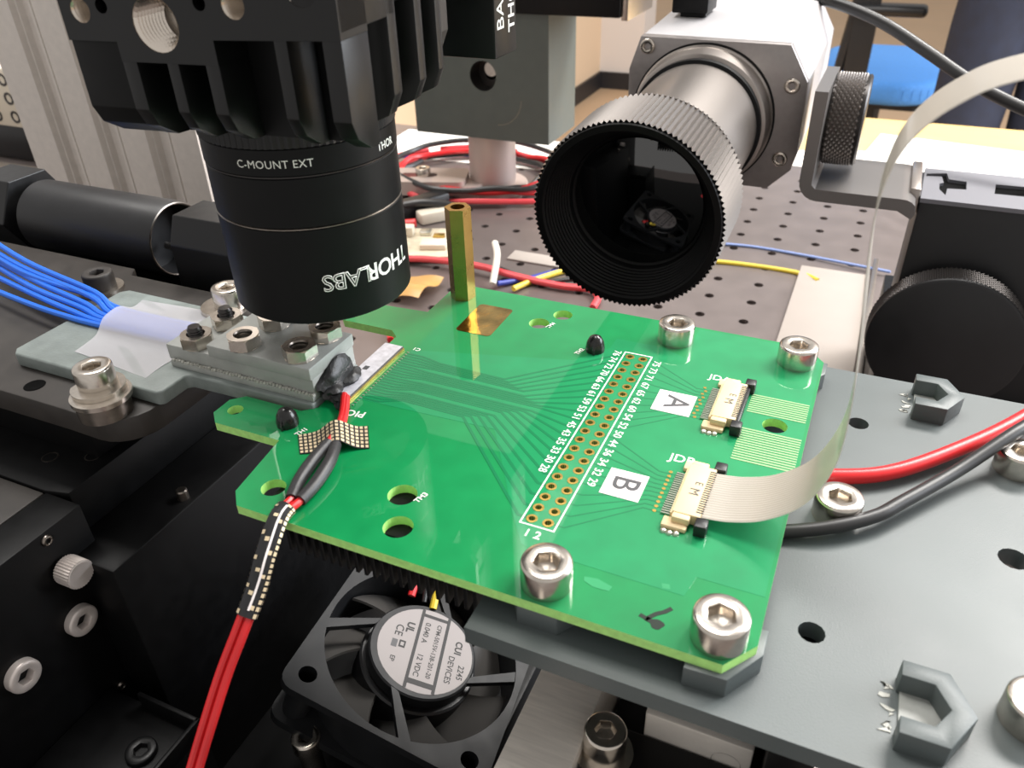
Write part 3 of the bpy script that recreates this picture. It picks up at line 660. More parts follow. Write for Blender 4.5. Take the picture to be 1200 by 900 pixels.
for v0, v1 in ((-7.2, -4.6), (1.6, 4.0), (9.0, 11.0)): cpart('side_fin', fin_side(v0, v1, 112), 'anod_fin')
cpart('side_face', M_box(14, 20, -20, -4.8, 63.4, 112, 0.3), 'anod_fin')
cpart('side_plate', fin_side(11, 19.5, 112, 17.6, 53.5), 'anod_brown')
for u, z, R, m in HOLES:
    prof = [(R, 0.02)] + [(R * (0.86 if i % 2 else 0.99), -0.1 - i * 0.32) for i in range(18)] + [(0, -6.2)]
    cpart('threaded_hole', xf(M_lathe(prof, 28), Matrix.Translation((u, -20.03, z)) @ RX(PI / 2)), m, smooth=False)

# ------------------------------------------------------------------ heat sink, fan and metal blocks below the board
hs = thing('heat_sink', 'black finned heat sink hanging under the green board', 'heat sink', (-22, 20, -1.65))
HL = (-22, 20, -1.65)
part('sink_base', shift(M_box(-40, -4, -9.5, 50, -5, -1.65), HL), 'anod', hs)
fin_me = to_mesh('fin', M_box(-0.35, 0.35, -29, 31, -11.5, -3.3, 0.1, 1), 'anod_fin', smooth=False)
for i in range(22): link('fin', fin_me, hs, (-17 + i * 1.6, 0, 0))
ex, ey, ez = Vector((0.935, 0.085, -0.35)).normalized(), Vector((-0.1233, 0.9904, -0.0889)).normalized(), Vector((0.33775, 0.12574, 0.9328)).normalized()
FR = Matrix((ex, ey, ez)).transposed()
fan = thing('cooling_fan', 'square black cooling fan with silver label, tilted below the board', 'fan', (-39.4, 24.2, -77.4), FR)
fo = rrect(-25, 25, -25, 25, 3.6, 4)
fh = [circ(2.1, 16, sx * 20, sy * 20) for sx in (-1, 1) for sy in (-1, 1)]
ring = circ(23.6, 64)
part('frame', join(M_prism(fo, -2.2, 0, [ring] + fh), M_prism(circ(24.3, 64), -15, -2.1, [circ(23.6, 64)]), M_prism(fo, -15, -12.8, [circ(23.5, 64)] + fh)), 'fan_plastic', fan)
for sx in (-1, 1):
    for sy in (-1, 1): part('corner_post', mv(M_lathe([(2.15, -12.9), (3.3, -12.9), (3.3, -2.1), (2.15, -2.1)], 18), sx * 20, sy * 20, 0), 'fan_plastic', fan)
for k in range(4): part('strut', xf(xf(M_prism([(-11.8, 3.2), (-24.8, -5.2), (-24.8, -8.6), (-13.2, 0.4)], -1.8, -0.3), RZ(k * PI / 2)), Matrix()), 'fan_plastic', fan)
hub = part('hub_cap', M_lathe([(13.2, -3.5), (13.2, -0.6), (12.8, -0.2), (0, -0.2)], 48), 'fan_plastic', fan)
part('rotor', M_lathe([(0, -14), (13.6, -14), (14.4, -13), (14.4, -4.6), (13.9, -4.2), (0, -4.2)], 48), 'black_plastic', fan)
for k in range(7):
    a = 2 * PI * k / 7
    def bl(u, v, a=a):
        r = 14 + 9 * u; t = a + 0.78 * v + 0.25 * u
        return (r * math.cos(t), r * math.sin(t), -13 + 8 * v)
    part('blade', sheet_grid(bl, 6, 8, 0.6), 'fan_blade', fan)
lab = part('hub_label', mv(M_lathe([(11.8, 0), (11.75, 0.06), (0, 0.06)], 48), 0.5, 0.2, -0.2), 'label_silver', fan, label='round silver label with printed ratings')
ca, sa = math.cos(math.radians(11)), math.sin(math.radians(11))
TR, TU = Vector((sa, -ca, 0)), Vector((ca, sa, 0))
LC = Vector((0.5, 0.2, -0.13))
def ltext(s, size, along, up, bold=0.03, **k): flat_text('label_text', s, size, LC + TR * along + TU * up, TR, TU, 'black_ink', lab, bold=bold, **k)
def lbar(a0, a1, u0, u1, m='black_ink', z0=0.0, z1=0.03):
    P = [LC + TR * a + TU * u for a, u in ((a0, u0), (a1, u0), (a1, u1), (a0, u1))]
    part('label_band', M_prism([(p.x, p.y) for p in P], LC.z + z0, LC.z + z1), m, lab, smooth=False)
lbar(-11.0, 11.0, 3.7, 4.5); lbar(-11.4, 11.4, -3.1, -2.3); lbar(8.6, 10.0, -2.4, 3.8); lbar(-10.3, -9.4, -2.4, 3.8)
ltext('CUI', 1.7, -3.4, 7.7, bold=0.08); ltext('DEVICES', 1.5, 3.2, 6.6); ltext('2245', 1.5, 3.2, 9.3)
ltext('CFM-5015V-138-201-20', 1.15, -0.4, 2.0); ltext('0.040 A', 1.4, -4.8, -0.9); ltext('12 VDC', 1.4, 4.6, -0.9)
ltext('UL', 1.9, -4.9, -5.0, bold=0.1); ltext('CE', 2.0, -3.2, -7.4, bold=0.03); ltext('EP', 1.2, 5.0, -7.2)
lbar(-0.6, 1.4, -6.6, -5.0, 'black_ink'); lbar(-0.1, 0.9, -6.2, -5.4, 'label_silver', 0.01, 0.04); lbar(-0.4, 1.8, -8.4, -7.0, 'ink')
def fan_wire(n, pts, m, r=0.55): part(n, M_tube(pts, r, 8), m, fan)
fan_wire('red_lead', [(-9, 13, -0.3), (-10, 19, 3), (-10, 26, 9), (-8, 34, 16)], 'red', 1.0)
fan_wire('yellow_lead', [(-2.6, 12.4, -0.2), (-4, 17, 2.5), (-5, 21, 6), (-4, 30, 14)], 'yellow', 0.95)
fan_wire('black_lead', [(-5.4, 13, -0.2), (-7, 18, 3), (-7, 25, 9), (-6, 34, 16)], 'black_wire', 0.65)
solo('support_block', M_box(-22, 22, -16, 30, 0, 8, 1), 'anod', 'black block on the base plate under the cooling fan', 'block', (-40, 26, TABLE + 40))
# bright screw by the fan corner
b2 = cap_screw('bright socket cap screw standing beside the cooling fan corner', (-54.6, -3.4, -86), R=3.3, H=3.6, shank=(2.6, 17.8))
# silver and black blocks under the grey plate
solo('silver_bar', M_box(2.2, 12.8, -60, 50, 0, 74, 0.4), 'silver_bar', 'brushed aluminium bar standing beside the cooling fan', 'bar', (0, 0, TABLE + 40))
cr = thing('rail_carriage', 'black rail carriage with a silver slide under the grey plate edge', 'carriage', (30, -10, TABLE + 40))
CL = (30, -10, TABLE + 40)
part('carriage_body', shift(M_box(13.4, 44, -34, -5.2, -104.4, -33, 0.5), CL), 'anod', cr)
part('back_block', shift(M_box(13.4, 44, -5, 30, -104.4, -44, 0.5), CL), 'anod', cr)
part('silver_slide', shift(M_box(20.4, 36.5, -5.0, 20, -44, -28, 0.4), CL), 'silver_bar', cr)
part('front_slide', shift(M_box(19, 36, -33, -14.2, -33, -32, 0.3), CL), 'silver_bar', cr)
part('pillar', shift(M_box(38, 44, -9.2, 30, -44, -8, 0.4), CL), 'anod', cr)
part('slide_hole', shift(xf(M_lathe([(2.2, 0.02), (2.0, -0.2), (0, -0.4)], 24), Matrix.Translation((33, -5.05, -33)) @ RX(PI / 2)), CL), 'void', cr)
cap_screw('dull socket cap screw half hidden under the grey plate edge', (15.9, -10.6, -32.4), R=3.2, H=5.4, m='steel', shank=(1.9, 2))
solo('washer', M_prism(circ(4.4, 28), 0, 0.6, [circ(2.0, 18)]), 'steel', 'steel washer under the dull screw below the grey plate', 'washer', (15.9, -10.6, -33.0))

# ------------------------------------------------------------------ wires on the board
def wire(name, pts, r, m, label, cat='wire', group=None, seg=10):
    b = pts[0]; return solo(name, shift(M_tube(pts, r, seg), b), m, label, cat, b, group=group)
pair = [((-42.6, 15.2, 1.4), (-40.6, 11.8, 1.0), (-39.0, 8.6, 1.0), (-37.6, 4.6, 1.3), (-36.9, 2.2, 1.5)), ((-42.0, 15.0, 1.2), (-39.9, 11.4, 0.9), (-38.2, 8.2, 1.0), (-36.4, 4.4, 1.2), (-35.6, 2.4, 1.4))]
tl = [(-33.9, -14.6, 0.9), (-33.0, -19.5, -1.6), (-32.6, -23.2, -5), (-32.7, -27.8, -9), (-33.6, -31.8, -14), (-34.3, -36.3, -20), (-35.4, -39.7, -26), (-35.9, -44.3, -32), (-36.5, -52, -40)]
tails = [((-36.9, 2.2, 1.5), (-36.4, -2.4, 1.7), (-35.8, -7.0, 1.3), (-34.4, -11.0, 1.2)) + tuple((x - 0.68, y, z) for x, y, z in tl),
         ((-35.6, 2.4, 1.4), (-33.7, -2.0, 1.7), (-32.9, -7.0, 1.4), (-32.9, -10.8, 1.2)) + tuple((x + 0.68, y + 0.1, z) for x, y, z in tl)]
for k, s in ((0, 'nearer the board notch'), (1, 'nearer the header')):
    t = thing('sensor_wire', 'red sensor wire with black heat-shrink sleeve, the strand ' + s, 'wire', pair[k][0], group='twin red sensor wires')
    P0 = pair[k][0]
    part('insulation', shift(M_tube(pair[k] + tails[k][1:], 0.62, 10), P0), 'red', t)
    part('heat_shrink', shift(M_tube(tails[k][0:4], lambda u: 1.08 - 0.12 * abs(2 * u - 1), 12), P0), 'shrink', t)
# dotted tape strip over the wires and rolled sleeve
def dot_tape(name, fn, nu, nv, label, cat, loc):
    t = thing(name, label, cat, loc)
    part('tape_film', shift(sheet_grid(fn, 24, 10, 0.05), loc), 'black_plastic', t)
    dots = []
    for i in range(nu):
        for j in range(nv):
            if name == 'dotted_sleeve' and (j in (1, 2, 3) and (i * 7 + j * 3) % 9 > 1): continue
            p = []
            for du, dv in ((.18, .16), (.82, .16), (.82, .84), (.18, .84)):
                u, v = (i + du) / nu, (j + dv) / nv; e = 1e-3
                a = Vector(fn(u, v)); n = (Vector(fn(u + e, v)) - a).cross(Vector(fn(u, v + e)) - a).normalized()
                if name == 'dotted_tape' and n.z < 0: n = -n
                p.append(a + n * 0.09)
            dots.append(p)
    me_bm = bmesh.new()
    for p in dots: me_bm.faces.new([me_bm.verts.new(q) for q in p])
    o = part('gold_dots', shift(me_bm, loc), 'silk_gold', t, smooth=False); o['kind'] = 'stuff'
    return t
K['silk_gold'] = mat('pale_gold_dots', (232, 212, 176), 0.35, 0.4)
def tp(u, v):
    a = Vector((-44.3, 3.6)) * (1 - u) + Vector((-34.6, 10.2)) * u; b = Vector((-40.8, -0.6)) * (1 - u) + Vector((-31.0, 5.0)) * u
    p = a * (1 - v) + b * v
    return (p.x, p.y, 0.12 + 2.1 * math.exp(-((u - 0.55) / 0.2) ** 2))
dot_tape('dotted_tape', tp, 15, 6, 'black tape strip with gold square dots crossing the red wires', 'tape', (-37.6, 4.6, 0.1))
mids = [(p + q) / 2 for p, q in zip(smooth_path(pair[0] + tails[0][1:], 6), smooth_path(pair[1] + tails[1][1:], 6))]
scp = [p for p in mids if -27.0 < p.y < -12.6]
def sl(u, v):
    k = min(u, 0.9999) * (len(scp) - 1); i = int(k); p = scp[i].lerp(scp[min(i + 1, len(scp) - 1)], k - i)
    t = (scp[min(i + 1, len(scp) - 1)] - scp[i]).normalized(); a = t.cross(Vector((0, 0, 1))).normalized(); b = a.cross(t)
    q = 2 * PI * v
    return tuple(p + a * 1.62 * math.cos(q) + b * 1.0 * math.sin(q))
slv = dot_tape('dotted_sleeve', sl, 20, 10, 'black dotted tape rolled into a sleeve round the twin red wires', 'sleeve', (-32.4, -18.5, -1.5))
part('seam_highlight', shift(sheet_grid(lambda u, v: Vector(sl(0.03 + 0.92 * u, 0.30 + 0.035 * v)) * 1.0 + Vector((0, -0.06, 0.12)), 20, 1, 0.08), (-32.4, -18.5, -1.5)), 'label_w', slv)  # white strip paints the glossy highlight along the clear tape
# ribbon cable from connector B: along the board, up, then away over the right
def ribbon():
    t = thing('ribbon_cable', 'translucent white ribbon cable looping up from the connector beside label B', 'ribbon cable', (23.5, 13, 2))
    path = smooth_path([(22.6, 0, 1.6), (26.6, 0, 2.2), (31.2, 0, 4.2), (35.6, 0, 8.6), (38.0, 0, 15.6), (38.2, 0, 24), (37.4, 0, 33), (36.2, 0, 43), (35.9, 0, 50.4), (37.2, 0, 55.8), (40.6, 0, 59.8), (46, 0, 62.6), (60, 0, 66)], 8)
    n = len(path) - 1
    def fn(u, v, off=0.0, w=5.2):
        k = min(u, 0.99999) * n; i = int(k); p = path[i].lerp(path[i + 1], k - i); tg = (path[i + 1] - path[i]).normalized(); nn = Vector((-tg.z, 0, tg.x))
        y = 13.0 + (v - 0.5) * 2 * w + 3.0 * max(0, u - 0.45) * u
        q = p + nn * off; return (q.x, y, q.z)
    L = (23.5, 13, 2)
    part('film', shift(sheet_grid(fn, 96, 6, 0.12), L), 'ribbon', t)
    for i in range(20):
        v = (i + 0.5) / 20
        part('conductor', shift(sheet_grid(lambda u, w_, v=v: fn(u, v + (w_ - 0.5) * 0.022, 0.075), 96, 1, 0.0), L), 'ribbon_line', t)
ribbon()
# supply cables on the grey plate
wire('supply_cable', [(30, 27.5, -3.3), (37, 29.6, -3.2), (46.7, 34.2, -3.1), (56.7, 44.2, -2.8), (67.4, 57.6, -2.2), (82, 80, -1)], 1.25, 'red', 'thick red supply cable curving over the grey plate', 'cable', seg=14)
wire('supply_cable', [(29, 13.6, -3.6), (34, 15.4, -3.7), (40.4, 18.2, -2.8), (45.8, 22.6, -2.6), (49.2, 27.0, -2.4), (56.8, 37.4, -1.8), (64.4, 47.6, 0.4), (68.5, 53.6, 0.8), (80, 72, 2)], 1.05, 'black_wire', 'thick black supply cable curving over the grey plate', 'cable', seg=14)
wire('thin_cable', [(-8, 80, -30), (8, 78, -14), (16, 74, -8), (25, 70.4, -6.6), (33, 68.4, -9), (36, 72, -20)], 0.9, 'red2', 'thin dark pink cable behind the far board edge', 'cable')

# ------------------------------------------------------------------ side-looking camera with big lens
SC = (-26.5, 225, -2.4)
sd = thing('side_camera', 'silver box camera with a large knurled lens looking across the board', 'camera', SC, RX(math.radians(3.0)).to_3x3())
TOY = RX(PI / 2)                      # lathe axis +Z to -Y, towards the board
def lens(n, prof, m, parent=sd, seg=96, **k): return part(n, xf(M_lathe(prof, seg), TOY), m, parent, **k)
octo = [(-24.5, 27.4), (28.3, 27.0), (35.6, 15), (35.8, -9.4), (34.6, -16.5), (27, -24.4), (-22, -24.6), (-28.4, -16), (-28.5, 15.6)]
MXZ = Matrix(((1, 0, 0, 0), (0, 0, -1, 0), (0, 1, 0, 0), (0, 0, 0, 1)))      # (u, w, depth) -> (x, -y, z)
part('housing', xf(M_prism(octo, -78, -4, bev=0.8), MXZ), 'silver_paint', sd)
part('front_plate', xf(M_prism(octo, -4.05, 0, bev=0.3), MXZ), 'face_grey', sd)
part('rear_plate', xf(M_prism(octo, -81, -78, bev=0.3), MXZ), 'face_grey', sd)
for u, w in ((-21.8, 24.0), (30.6, 13.6), (30.2, -12.6)):
    part('face_screw', xf(screw_head(2.7, 1.2, 1.3), Matrix.Translation((u, 0.3, w)) @ TOY), 'steel', sd, ang=40)
lens('mount_ring', [(25.8, -0.5), (25.8, 1.2), (25.2, 1.6), (24.6, 8.5), (24.2, 8.8), (22.4, 9)], 'gun', seg=96)
lens('mount_groove', [(26.4, 0), (26.4, 0.6), (25.7, 0.7)], 'anod')
lens('barrel', [(22.6, 8.8), (22.9, 9.2), (22.9, 11.6), (22.2, 12), (22.2, 60), (21.8, 68)], 'gun')
lens('barrel_band', [(23.0, 9.2), (23.4, 9.5), (23.4, 12.0), (22.2, 12.4)], 'anod')
grip = part('focus_ring', xf(knurl(28.6, 69, 93.4, 112, 0.8, False), TOY), 'grip', sd, smooth=False)
lens('rear_taper', [(21.9, 66), (25.8, 67.5), (28.2, 69.1)], 'gun')
pr_ = [(27.7, 90.5), (27.8, 93.3), (27.4, 94.0), (25.6, 94.0), (25.0, 93.4)]
for i in range(9): pr_ += [(24.9 - i * 0.42, 92.8 - i * 1.15), (24.4 - i * 0.42, 92.4 - i * 1.15)]
pr_ += [(20.6, 81.5), (19.2, 80.6)]
lens('front_rim', pr_, 'anod', ang=10)
lens('front_glass', [(19.6, 81.4), (16, 81.75), (10, 82.1), (5, 82.25), (0, 82.3)], 'glass', seg=64)
wire('camera_cable', [(-12, 306.5, 12), (-9, 312, 26), (5, 296, 28.5), (26, 286, 23.5), (45, 276, 15.3), (62.5, 265, 7.4), (80, 256, 1.7), (95, 248, -1.2), (120, 246, -5)], 2.2, 'black_wire', 'thick black cable running from behind the silver camera', 'cable', seg=14)
# bracket and thumb screw
bk = thing('camera_bracket', 'dark bent metal bracket beside the silver camera', 'bracket', (16, 232, -23))
BK = (16, 232, -23)
br_out = [(13.2, 14), (13.2, -16)] + [(19.8 - 6.6 * math.cos(q), -16 - 6.6 * math.sin(q)) for q in [i * PI / 10 for i in range(1, 6)]] + [(46, -22.6), (50.6, -25.0), (51.6, -23.0)] + [(46.4 + 5 * math.cos(q), -21.5 + 3.2 * math.sin(q)) for q in [0.4, 0.8, 1.2]] + [(46, -18.4), (18.8, -18.4), (17.4, -17), (17.4, 14)]
part('bent_strip', shift(xf(M_prism([(x, z) for x, z in br_out], -246, -207), MXZ), BK), 'strip_metal', bk)
ts = thing('clamp_knob', 'large diamond-knurled dark clamp knob beside the silver camera', 'knob', (17.6, 234, -1), RY(PI / 2).to_3x3())
def diamond(R, h, n=44, m=9, dep=0.55):
    bm = bmesh.new(); g = []
    for j in range(m + 1):
        g.append([bm.verts.new(((R - dep) * math.cos(2 * PI * (i + 0.5 * (j % 2)) / n), (R - dep) * math.sin(2 * PI * (i + 0.5 * (j % 2)) / n), h * j / m)) for i in range(n)])
    for j in range(0, m - 1):
        for i in range(n):
            o = (i + (j % 2)) % n
            k = [g[j][i], g[j + 1][o if j % 2 else i], g[j + 2][i], g[j + 1][(o - 1) % n if j % 2 else (i - 1) % n]]
            a = 2 * PI * (i + 0.5 * (j % 2)) / n
            c = bm.verts.new((R * math.cos(a), R * math.sin(a), h * (j + 1) / m))
            for q in range(4): bm.faces.new((k[q], k[(q + 1) % 4], c))
    bmesh.ops.recalc_face_normals(bm, faces=list(bm.faces)); return bm
part('knurled_grip', diamond(15.9, 10.5, 42, 12, 0.8), 'grip', ts, smooth=False)
part('knob_core', M_lathe([(0, 0), (15.05, 0.02), (15.05, 10.48), (0, 10.5)], 48), 'gun_dark', ts)
part('collar', M_lathe([(0, -0.2), (13, -0.2), (13, 0.4), (0, 0.4)], 40), 'anod', ts)
part('end_face', M_lathe([(15.4, 10.4), (15.5, 11.2), (14.8, 11.8), (0, 11.8)], 48), 'gun_dark', ts)
# black stage on the right
rs = thing('lift_stage', 'tall black stage with a round knob and slotted top behind the grey plate', 'stage', (80, 232, TABLE))
RL = (80, 232, TABLE)
part('stage_body', shift(M_box(52.5, 150, 215.5, 249, TABLE, -21.5, 0.6), RL), 'black_plastic', rs)
tslot = [[(58.3, 226.1), (60.2, 220.8), (60.8, 228), (66.8, 229), (67.1, 237.6), (61.4, 238.4), (60.8, 245), (54, 242.2), (54, 239.4), (59.1, 240.5), (59.7, 234), (58.3, 232.5)], [(75.4, 227.8), (86, 228.2), (86, 238.6), (76.3, 238.1)]]
part('slotted_top', shift(M_prism([(52.5, 215), (150, 215), (150, 249), (53.5, 249)], -21.5, -20, tslot), RL), 'slot_top', rs, smooth=False)
part('slot_floor', shift(M_box(54, 148, 217, 247, -21.4, -21.2), RL), 'void', rs)
part('dovetail_strip', shift(M_box(48.9, 52.2, 216, 247, -26, -17.2, 0.5), RL), 'gun', rs)
part('edge_plate', shift(M_box(49.4, 52.4, 216, 440, TABLE, -139, 0.2), RL), 'alu', rs)
part('lower_body', shift(M_box(53, 150, 200, 330, TABLE, -100, 0.6), RL), 'anod', rs)
kb = part('knob', shift(xf(M_lathe([(0, 0), (23, 0), (25.3, 2.5), (25.3, 2.6)], 72), Matrix.Translation((71, 213, -66.5)) @ TOY), RL), 'anod', rs)
part('knob_grip', shift(xf(diamond(25.7, 9.5, 110, 12), Matrix.Translation((71, 211, -66.5)) @ TOY), RL), 'gun_dark', kb, smooth=False)
part('knob_face', shift(xf(M_lathe([(25.4, 0), (25.2, 0.8), (24.2, 1.3), (0, 1.0)], 72), Matrix.Translation((71, 201.5, -66.5)) @ TOY), RL), 'black_plastic', kb)
solo('card_sheet', M_box(8, 48.5, 225, 419, 0, 3, 0.3), 'card', 'blank beige card lying on the optical table', 'card', (0, 0, TABLE))

# ------------------------------------------------------------------ far mount: grey block on a post
blk = thing('mounting_block', 'dark grey-green square block with a counterbored hole on a post', 'block', (-237, 487, TABLE + 48.4))
BL = (-237, 487, TABLE + 48.4)
bf = M_prism([(-292, -96), (-182, -96), (-182, -8), (-292, -8)], -514, -460, [circ(10.5, 32, -233, -51)])
part('block_body', shift(xf(bf, MXZ), BL), 'paint_green', blk)
part('counterbore', shift(xf(M_lathe([(10.4, 0), (10.4, -14), (5.5, -14), (5.5, -30), (0, -30)], 32), Matrix.Translation((-233, 460.2, -51)) @ TOY), BL), 'gun_dark', blk)
part('bore_screw', shift(xf(M_lathe([(0, 4), (5.3, 4), (5.8, 3), (5.8, 0), (0, 0)], 24), Matrix.Translation((-231, 474, -48)) @ TOY), BL), 'steel', blk)
part('scribe_mark', shift(xf(M_prism(circ(19, 40)[2:13] + circ(18.6, 40)[2:13][::-1], 0, 0.1), Matrix.Translation((-222, 460, -66)) @ TOY @ RZ(-1.9)), BL), 'steel_dark', blk, smooth=False)
po = thing('pedestal_post', 'pale round pedestal post with a flanged foot on the optical table', 'post', (-241, 487, TABLE))
part('post_shaft', M_lathe([(0, 6), (18.6, 6), (18.6, 48.3), (0, 48.3)], 48), 'post', po)
part('foot_flange', M_lathe([(0, 0), (27.5, 0), (28, 0.6), (28, 4.6), (27.2, 5.6), (18.7, 6.1), (0, 6.1)], 48), 'post', po)
fk = thing('fork_clamp', 'pale slotted fork clamp gripping the foot of the post', 'clamp', (-285, 462, TABLE))
part('clamp_plate', xf(M_prism(rrect(-34, 30, -17, 17, 6), 3, 14, [rrect(-24, 6, -5, 5, 4.8)]), RZ(0.32)), 'post', fk)
part('clamp_toe', xf(M_box(24, 44, -10, 10, 0, 10, 1), RZ(0.1)), 'post', fk)
part('clamp_foot', xf(M_box(-34, -22, -15, 15, 0, 3.2), RZ(0.32)), 'post', fk)
cap_screw('pale cap screw standing in the slot of the fork clamp', (-290, 460, TABLE + 14), R=6, H=6, m='steel', shank=(3, 13.8))
arm2 = thing('camera_support', 'black beam and rail assembly above the grey-green block', 'support', (-150, 487, -8))
A2 = (-150, 487, -8)
part('cross_bar', shift(M_box(-214, -131, 455, 520, -8, 34, 0.8), A2), 'anod', arm2)
part('bar_end', shift(M_box(-131, -126.5, 458, 516, -10, 34, 0.5), A2), 'alu', arm2)
part('upright', shift(M_box(-200, -160, 470, 510, 34, 130), A2), 'anod', arm2)
part('boom', shift(M_box(-62, -42, 69, 500, 98, 126), A2), 'anod', arm2)
part('boom_joint', shift(M_box(-200, -42, 470, 510, 130, 150), A2), 'anod', arm2)
part('boom_riser', shift(M_box(-62, -42, 470, 510, 110, 132), A2), 'anod', arm2)
solo('clip_block', join(M_box(-8, 6, -8, 8, 0, 40, 0.6), M_box(-5, 5, -6, 6, -1.6, 0.1, 0.4)), 'anod', 'black clip block standing on top of the silver camera', 'block', (-40, 262, 28.2))
ba = thing('base_bracket', 'black rectangular base plate with white printed part number behind the camera', 'bracket', (-50, 64, 50))
BA = (-50, 64, 50)
part('base_body', shift(M_box(-72, -31.5, 59.5, 69, 49.6, 118, 0.5), BA), 'anod_fin', ba)
part('adapter', shift(M_box(-64, -36, 42, 59.6, 66, 110, 0.5), BA), 'anod', ba)
flat_text('printed_text', 'BA2/M', 3.0, (18.5 + 0.02, -2.1, 10.0), (0, 0, 1), (0, -1, 0), 'silk', ba)
flat_text('printed_text', 'THORLABS', 2.7, (18.5 + 0.02, 2.6, 12.6), (0, 0, 1), (0, -1, 0), 'silk', ba, bold=0.05)

# ------------------------------------------------------------------ aluminium profile upright
def profile_outline():
    x0, x1, d = -50, 48, 45
    out = [(x0, 0)]
    for c, w in ((-27, 4.2), (0, 4.2), (27, 4.2)):
        out += [(c - w - 1.5, 0), (c - w - 0.6, 2.2), (c - w, 2.4), (c - w + 1.2, 4.4), (c + w, 4.4), (c + w, 1.2), (c + w + 1.2, 0), (c + w + 2.4, 0), (c + w + 2.8, 0.8), (c + w + 3.2, 0)]
    out += [(x1, 0), (x1, d * 0.4), (x1 - 6, d * 0.42), (x1 - 6, d * 0.58), (x1, d * 0.6), (x1, d), (x0, d)]
    return out
solo('aluminium_profile', M_prism(profile_outline(), 0, 520), 'alu_profile', 'tall slotted aluminium extrusion standing on the optical table', 'profile', (-250, 150, TABLE), smooth=False)

# ------------------------------------------------------------------ loose things on the optical table
def ell(cx, cy, a, b, z, ph=0, n=16, turns=1.0, wob=4, seed=1):
    r = random.Random(seed)
    return [(cx + (a + r.uniform(-wob, wob)) * math.cos(ph + 2 * PI * turns * i / n), cy + (b + r.uniform(-wob, wob)) * math.sin(ph + 2 * PI * turns * i / n), z + r.uniform(0, 3)) for i in range(n + 1)]
TZ = TABLE + 3
loops = [('red2', 78, 58, 0, 'red cable of the outer coil round the post foot'), ('red', 66, 50, 5, 'bright red cable of the inner coil round the post foot'), ('black_wire', 72, 62, 9, 'black cable of the upper coil round the post foot'),
         ('red2', 88, 50, 3, 'pinkish red cable of the widest coil round the post foot'), ('black_wire', 60, 46, 1, 'black cable of the tightest coil round the post foot'), ('blue_dark', 82, 45, 0, 'dark blue cable of the coil round the post foot')]
for i, (m, a, b, dz, lab_) in enumerate(loops):
    wire('coiled_cable', ell(-256 - 3 * i, 497 + 2 * i, a, b, TZ + dz, 0.9 + 0.5 * i, 18, 0.97, 5, i), 2.3 if i != 5 else 1.6, m, lab_, 'cable', seg=8)
dk = thing('test_connector', 'dark grey cable connector with white sleeve lying by the post clamp', 'connector', (-268, 420, TABLE))
part('connector_body', xf(M_box(-7, 7, -26, 20, 0.2, 13, 2), RZ(-0.5)), 'black_plastic', dk)
part('white_sleeve', mv(xf(M_box(-6, 6, -20, 16, 0.2, 9, 2), RZ(-0.7)), 20, -6, 0), 'socket_white', dk)
part('metal_tip', mv(xf(M_lathe([(0, 0), (4, 0), (4, 22), (0, 22)], 16), RX(-PI / 2)), 2, 20, 7), 'steel', dk)
wire('probe_lead', [(-310, 392, TZ), (-285, 396, TZ + 6), (-262, 408, TZ + 10), (-240, 424, TZ + 4)], 3, 'black_wire', 'thick black probe lead beside the pale test board', 'cable')
wire('probe_lead', [(-300, 372, TZ), (-272, 380, TZ + 2), (-256, 387, TZ + 3)], 3.2, 'red', 'short red probe lead beside the pale test board', 'cable')
p2 = thing('test_board', 'small pale circuit board with white connectors on the optical table', 'circuit board', (-238, 362, TABLE))
part('board_base', xf(M_box(-34, 24, -26, 22, 3, 5), RZ(0.35)), 'pcb_pale', p2)
for a, b, c, d, h, m in ((-16, -6, 6, 14, 12, 'socket_white'), (2, 20, -16, -4, 9, 'socket_white'), (-2, 6, 8, 16, 8, 'tin'), (-26, -16, -8, 0, 8, 'black_plastic'), (8, 16, 4, 10, 7, 'gold')):
    part('component', xf(M_box(a, b, c, d, 5, h, 0.8), RZ(0.35)), m, p2)
for a, b in ((-32, -24), (22, -24), (-32, 20), (22, 20)): part('board_foot', xf(M_box(a - 2, a + 2, b - 2, b + 2, 0, 3.1), RZ(0.35)), 'tin', p2)
wire('jumper_wire', [(-250, 330, TZ), (-220, 337, TZ + 2), (-182, 338, TZ + 3), (-157, 337, TZ + 1), (-125, 336, TZ), (-106, 338, TZ), (-98, 330, TZ), (-97, 318, TZ - 1)], 2.2, 'red2', 'pinkish red jumper wire stretched over the table behind the board', 'wire')
wire('jumper_wire', [(-176, 352, TZ + 14), (-168, 338, TZ + 12), (-164, 322, TZ + 1)], 2.1, 'white_wire', 'short cream wire end standing beside the brass stand-off', 'wire')
wire('jumper_wire', [(-170, 345, TZ), (-140, 338, TZ - 1), (-118, 348, TZ), (-80, 352, TZ)], 1.6, 'black_wire', 'thin black jumper wire on the table under the lens', 'wire')
wire('jumper_wire', [(-150, 322, TZ), (-143, 340, TZ - 1), (-128, 362, TZ - 1), (-105, 380, TZ)], 1.8, 'yellow', 'yellow jumper wire crossing under the big lens', 'wire')
wire('jumper_wire', [(-162, 325, TZ), (-150, 340, TZ - 2), (-132, 358, TZ - 1), (-100, 372, TZ)], 1.7, 'blue_dark', 'blue jumper wire beside the yellow one under the lens', 'wire')
wire('long_wire', [(-90, 395, TZ), (-38, 410, TZ - 2), (5, 411, TZ - 2), (20, 400, TZ)], 1.5, 'yellow', 'yellow wire on the table ending at the beige card', 'wire')
wire('long_wire', [(-100, 420, TZ), (-40, 440, TZ - 2), (0, 440, TZ - 2), (60, 428, TZ)], 0.9, 'pale_blue', 'pale blue wire crossing the table holes behind the beige card', 'wire')
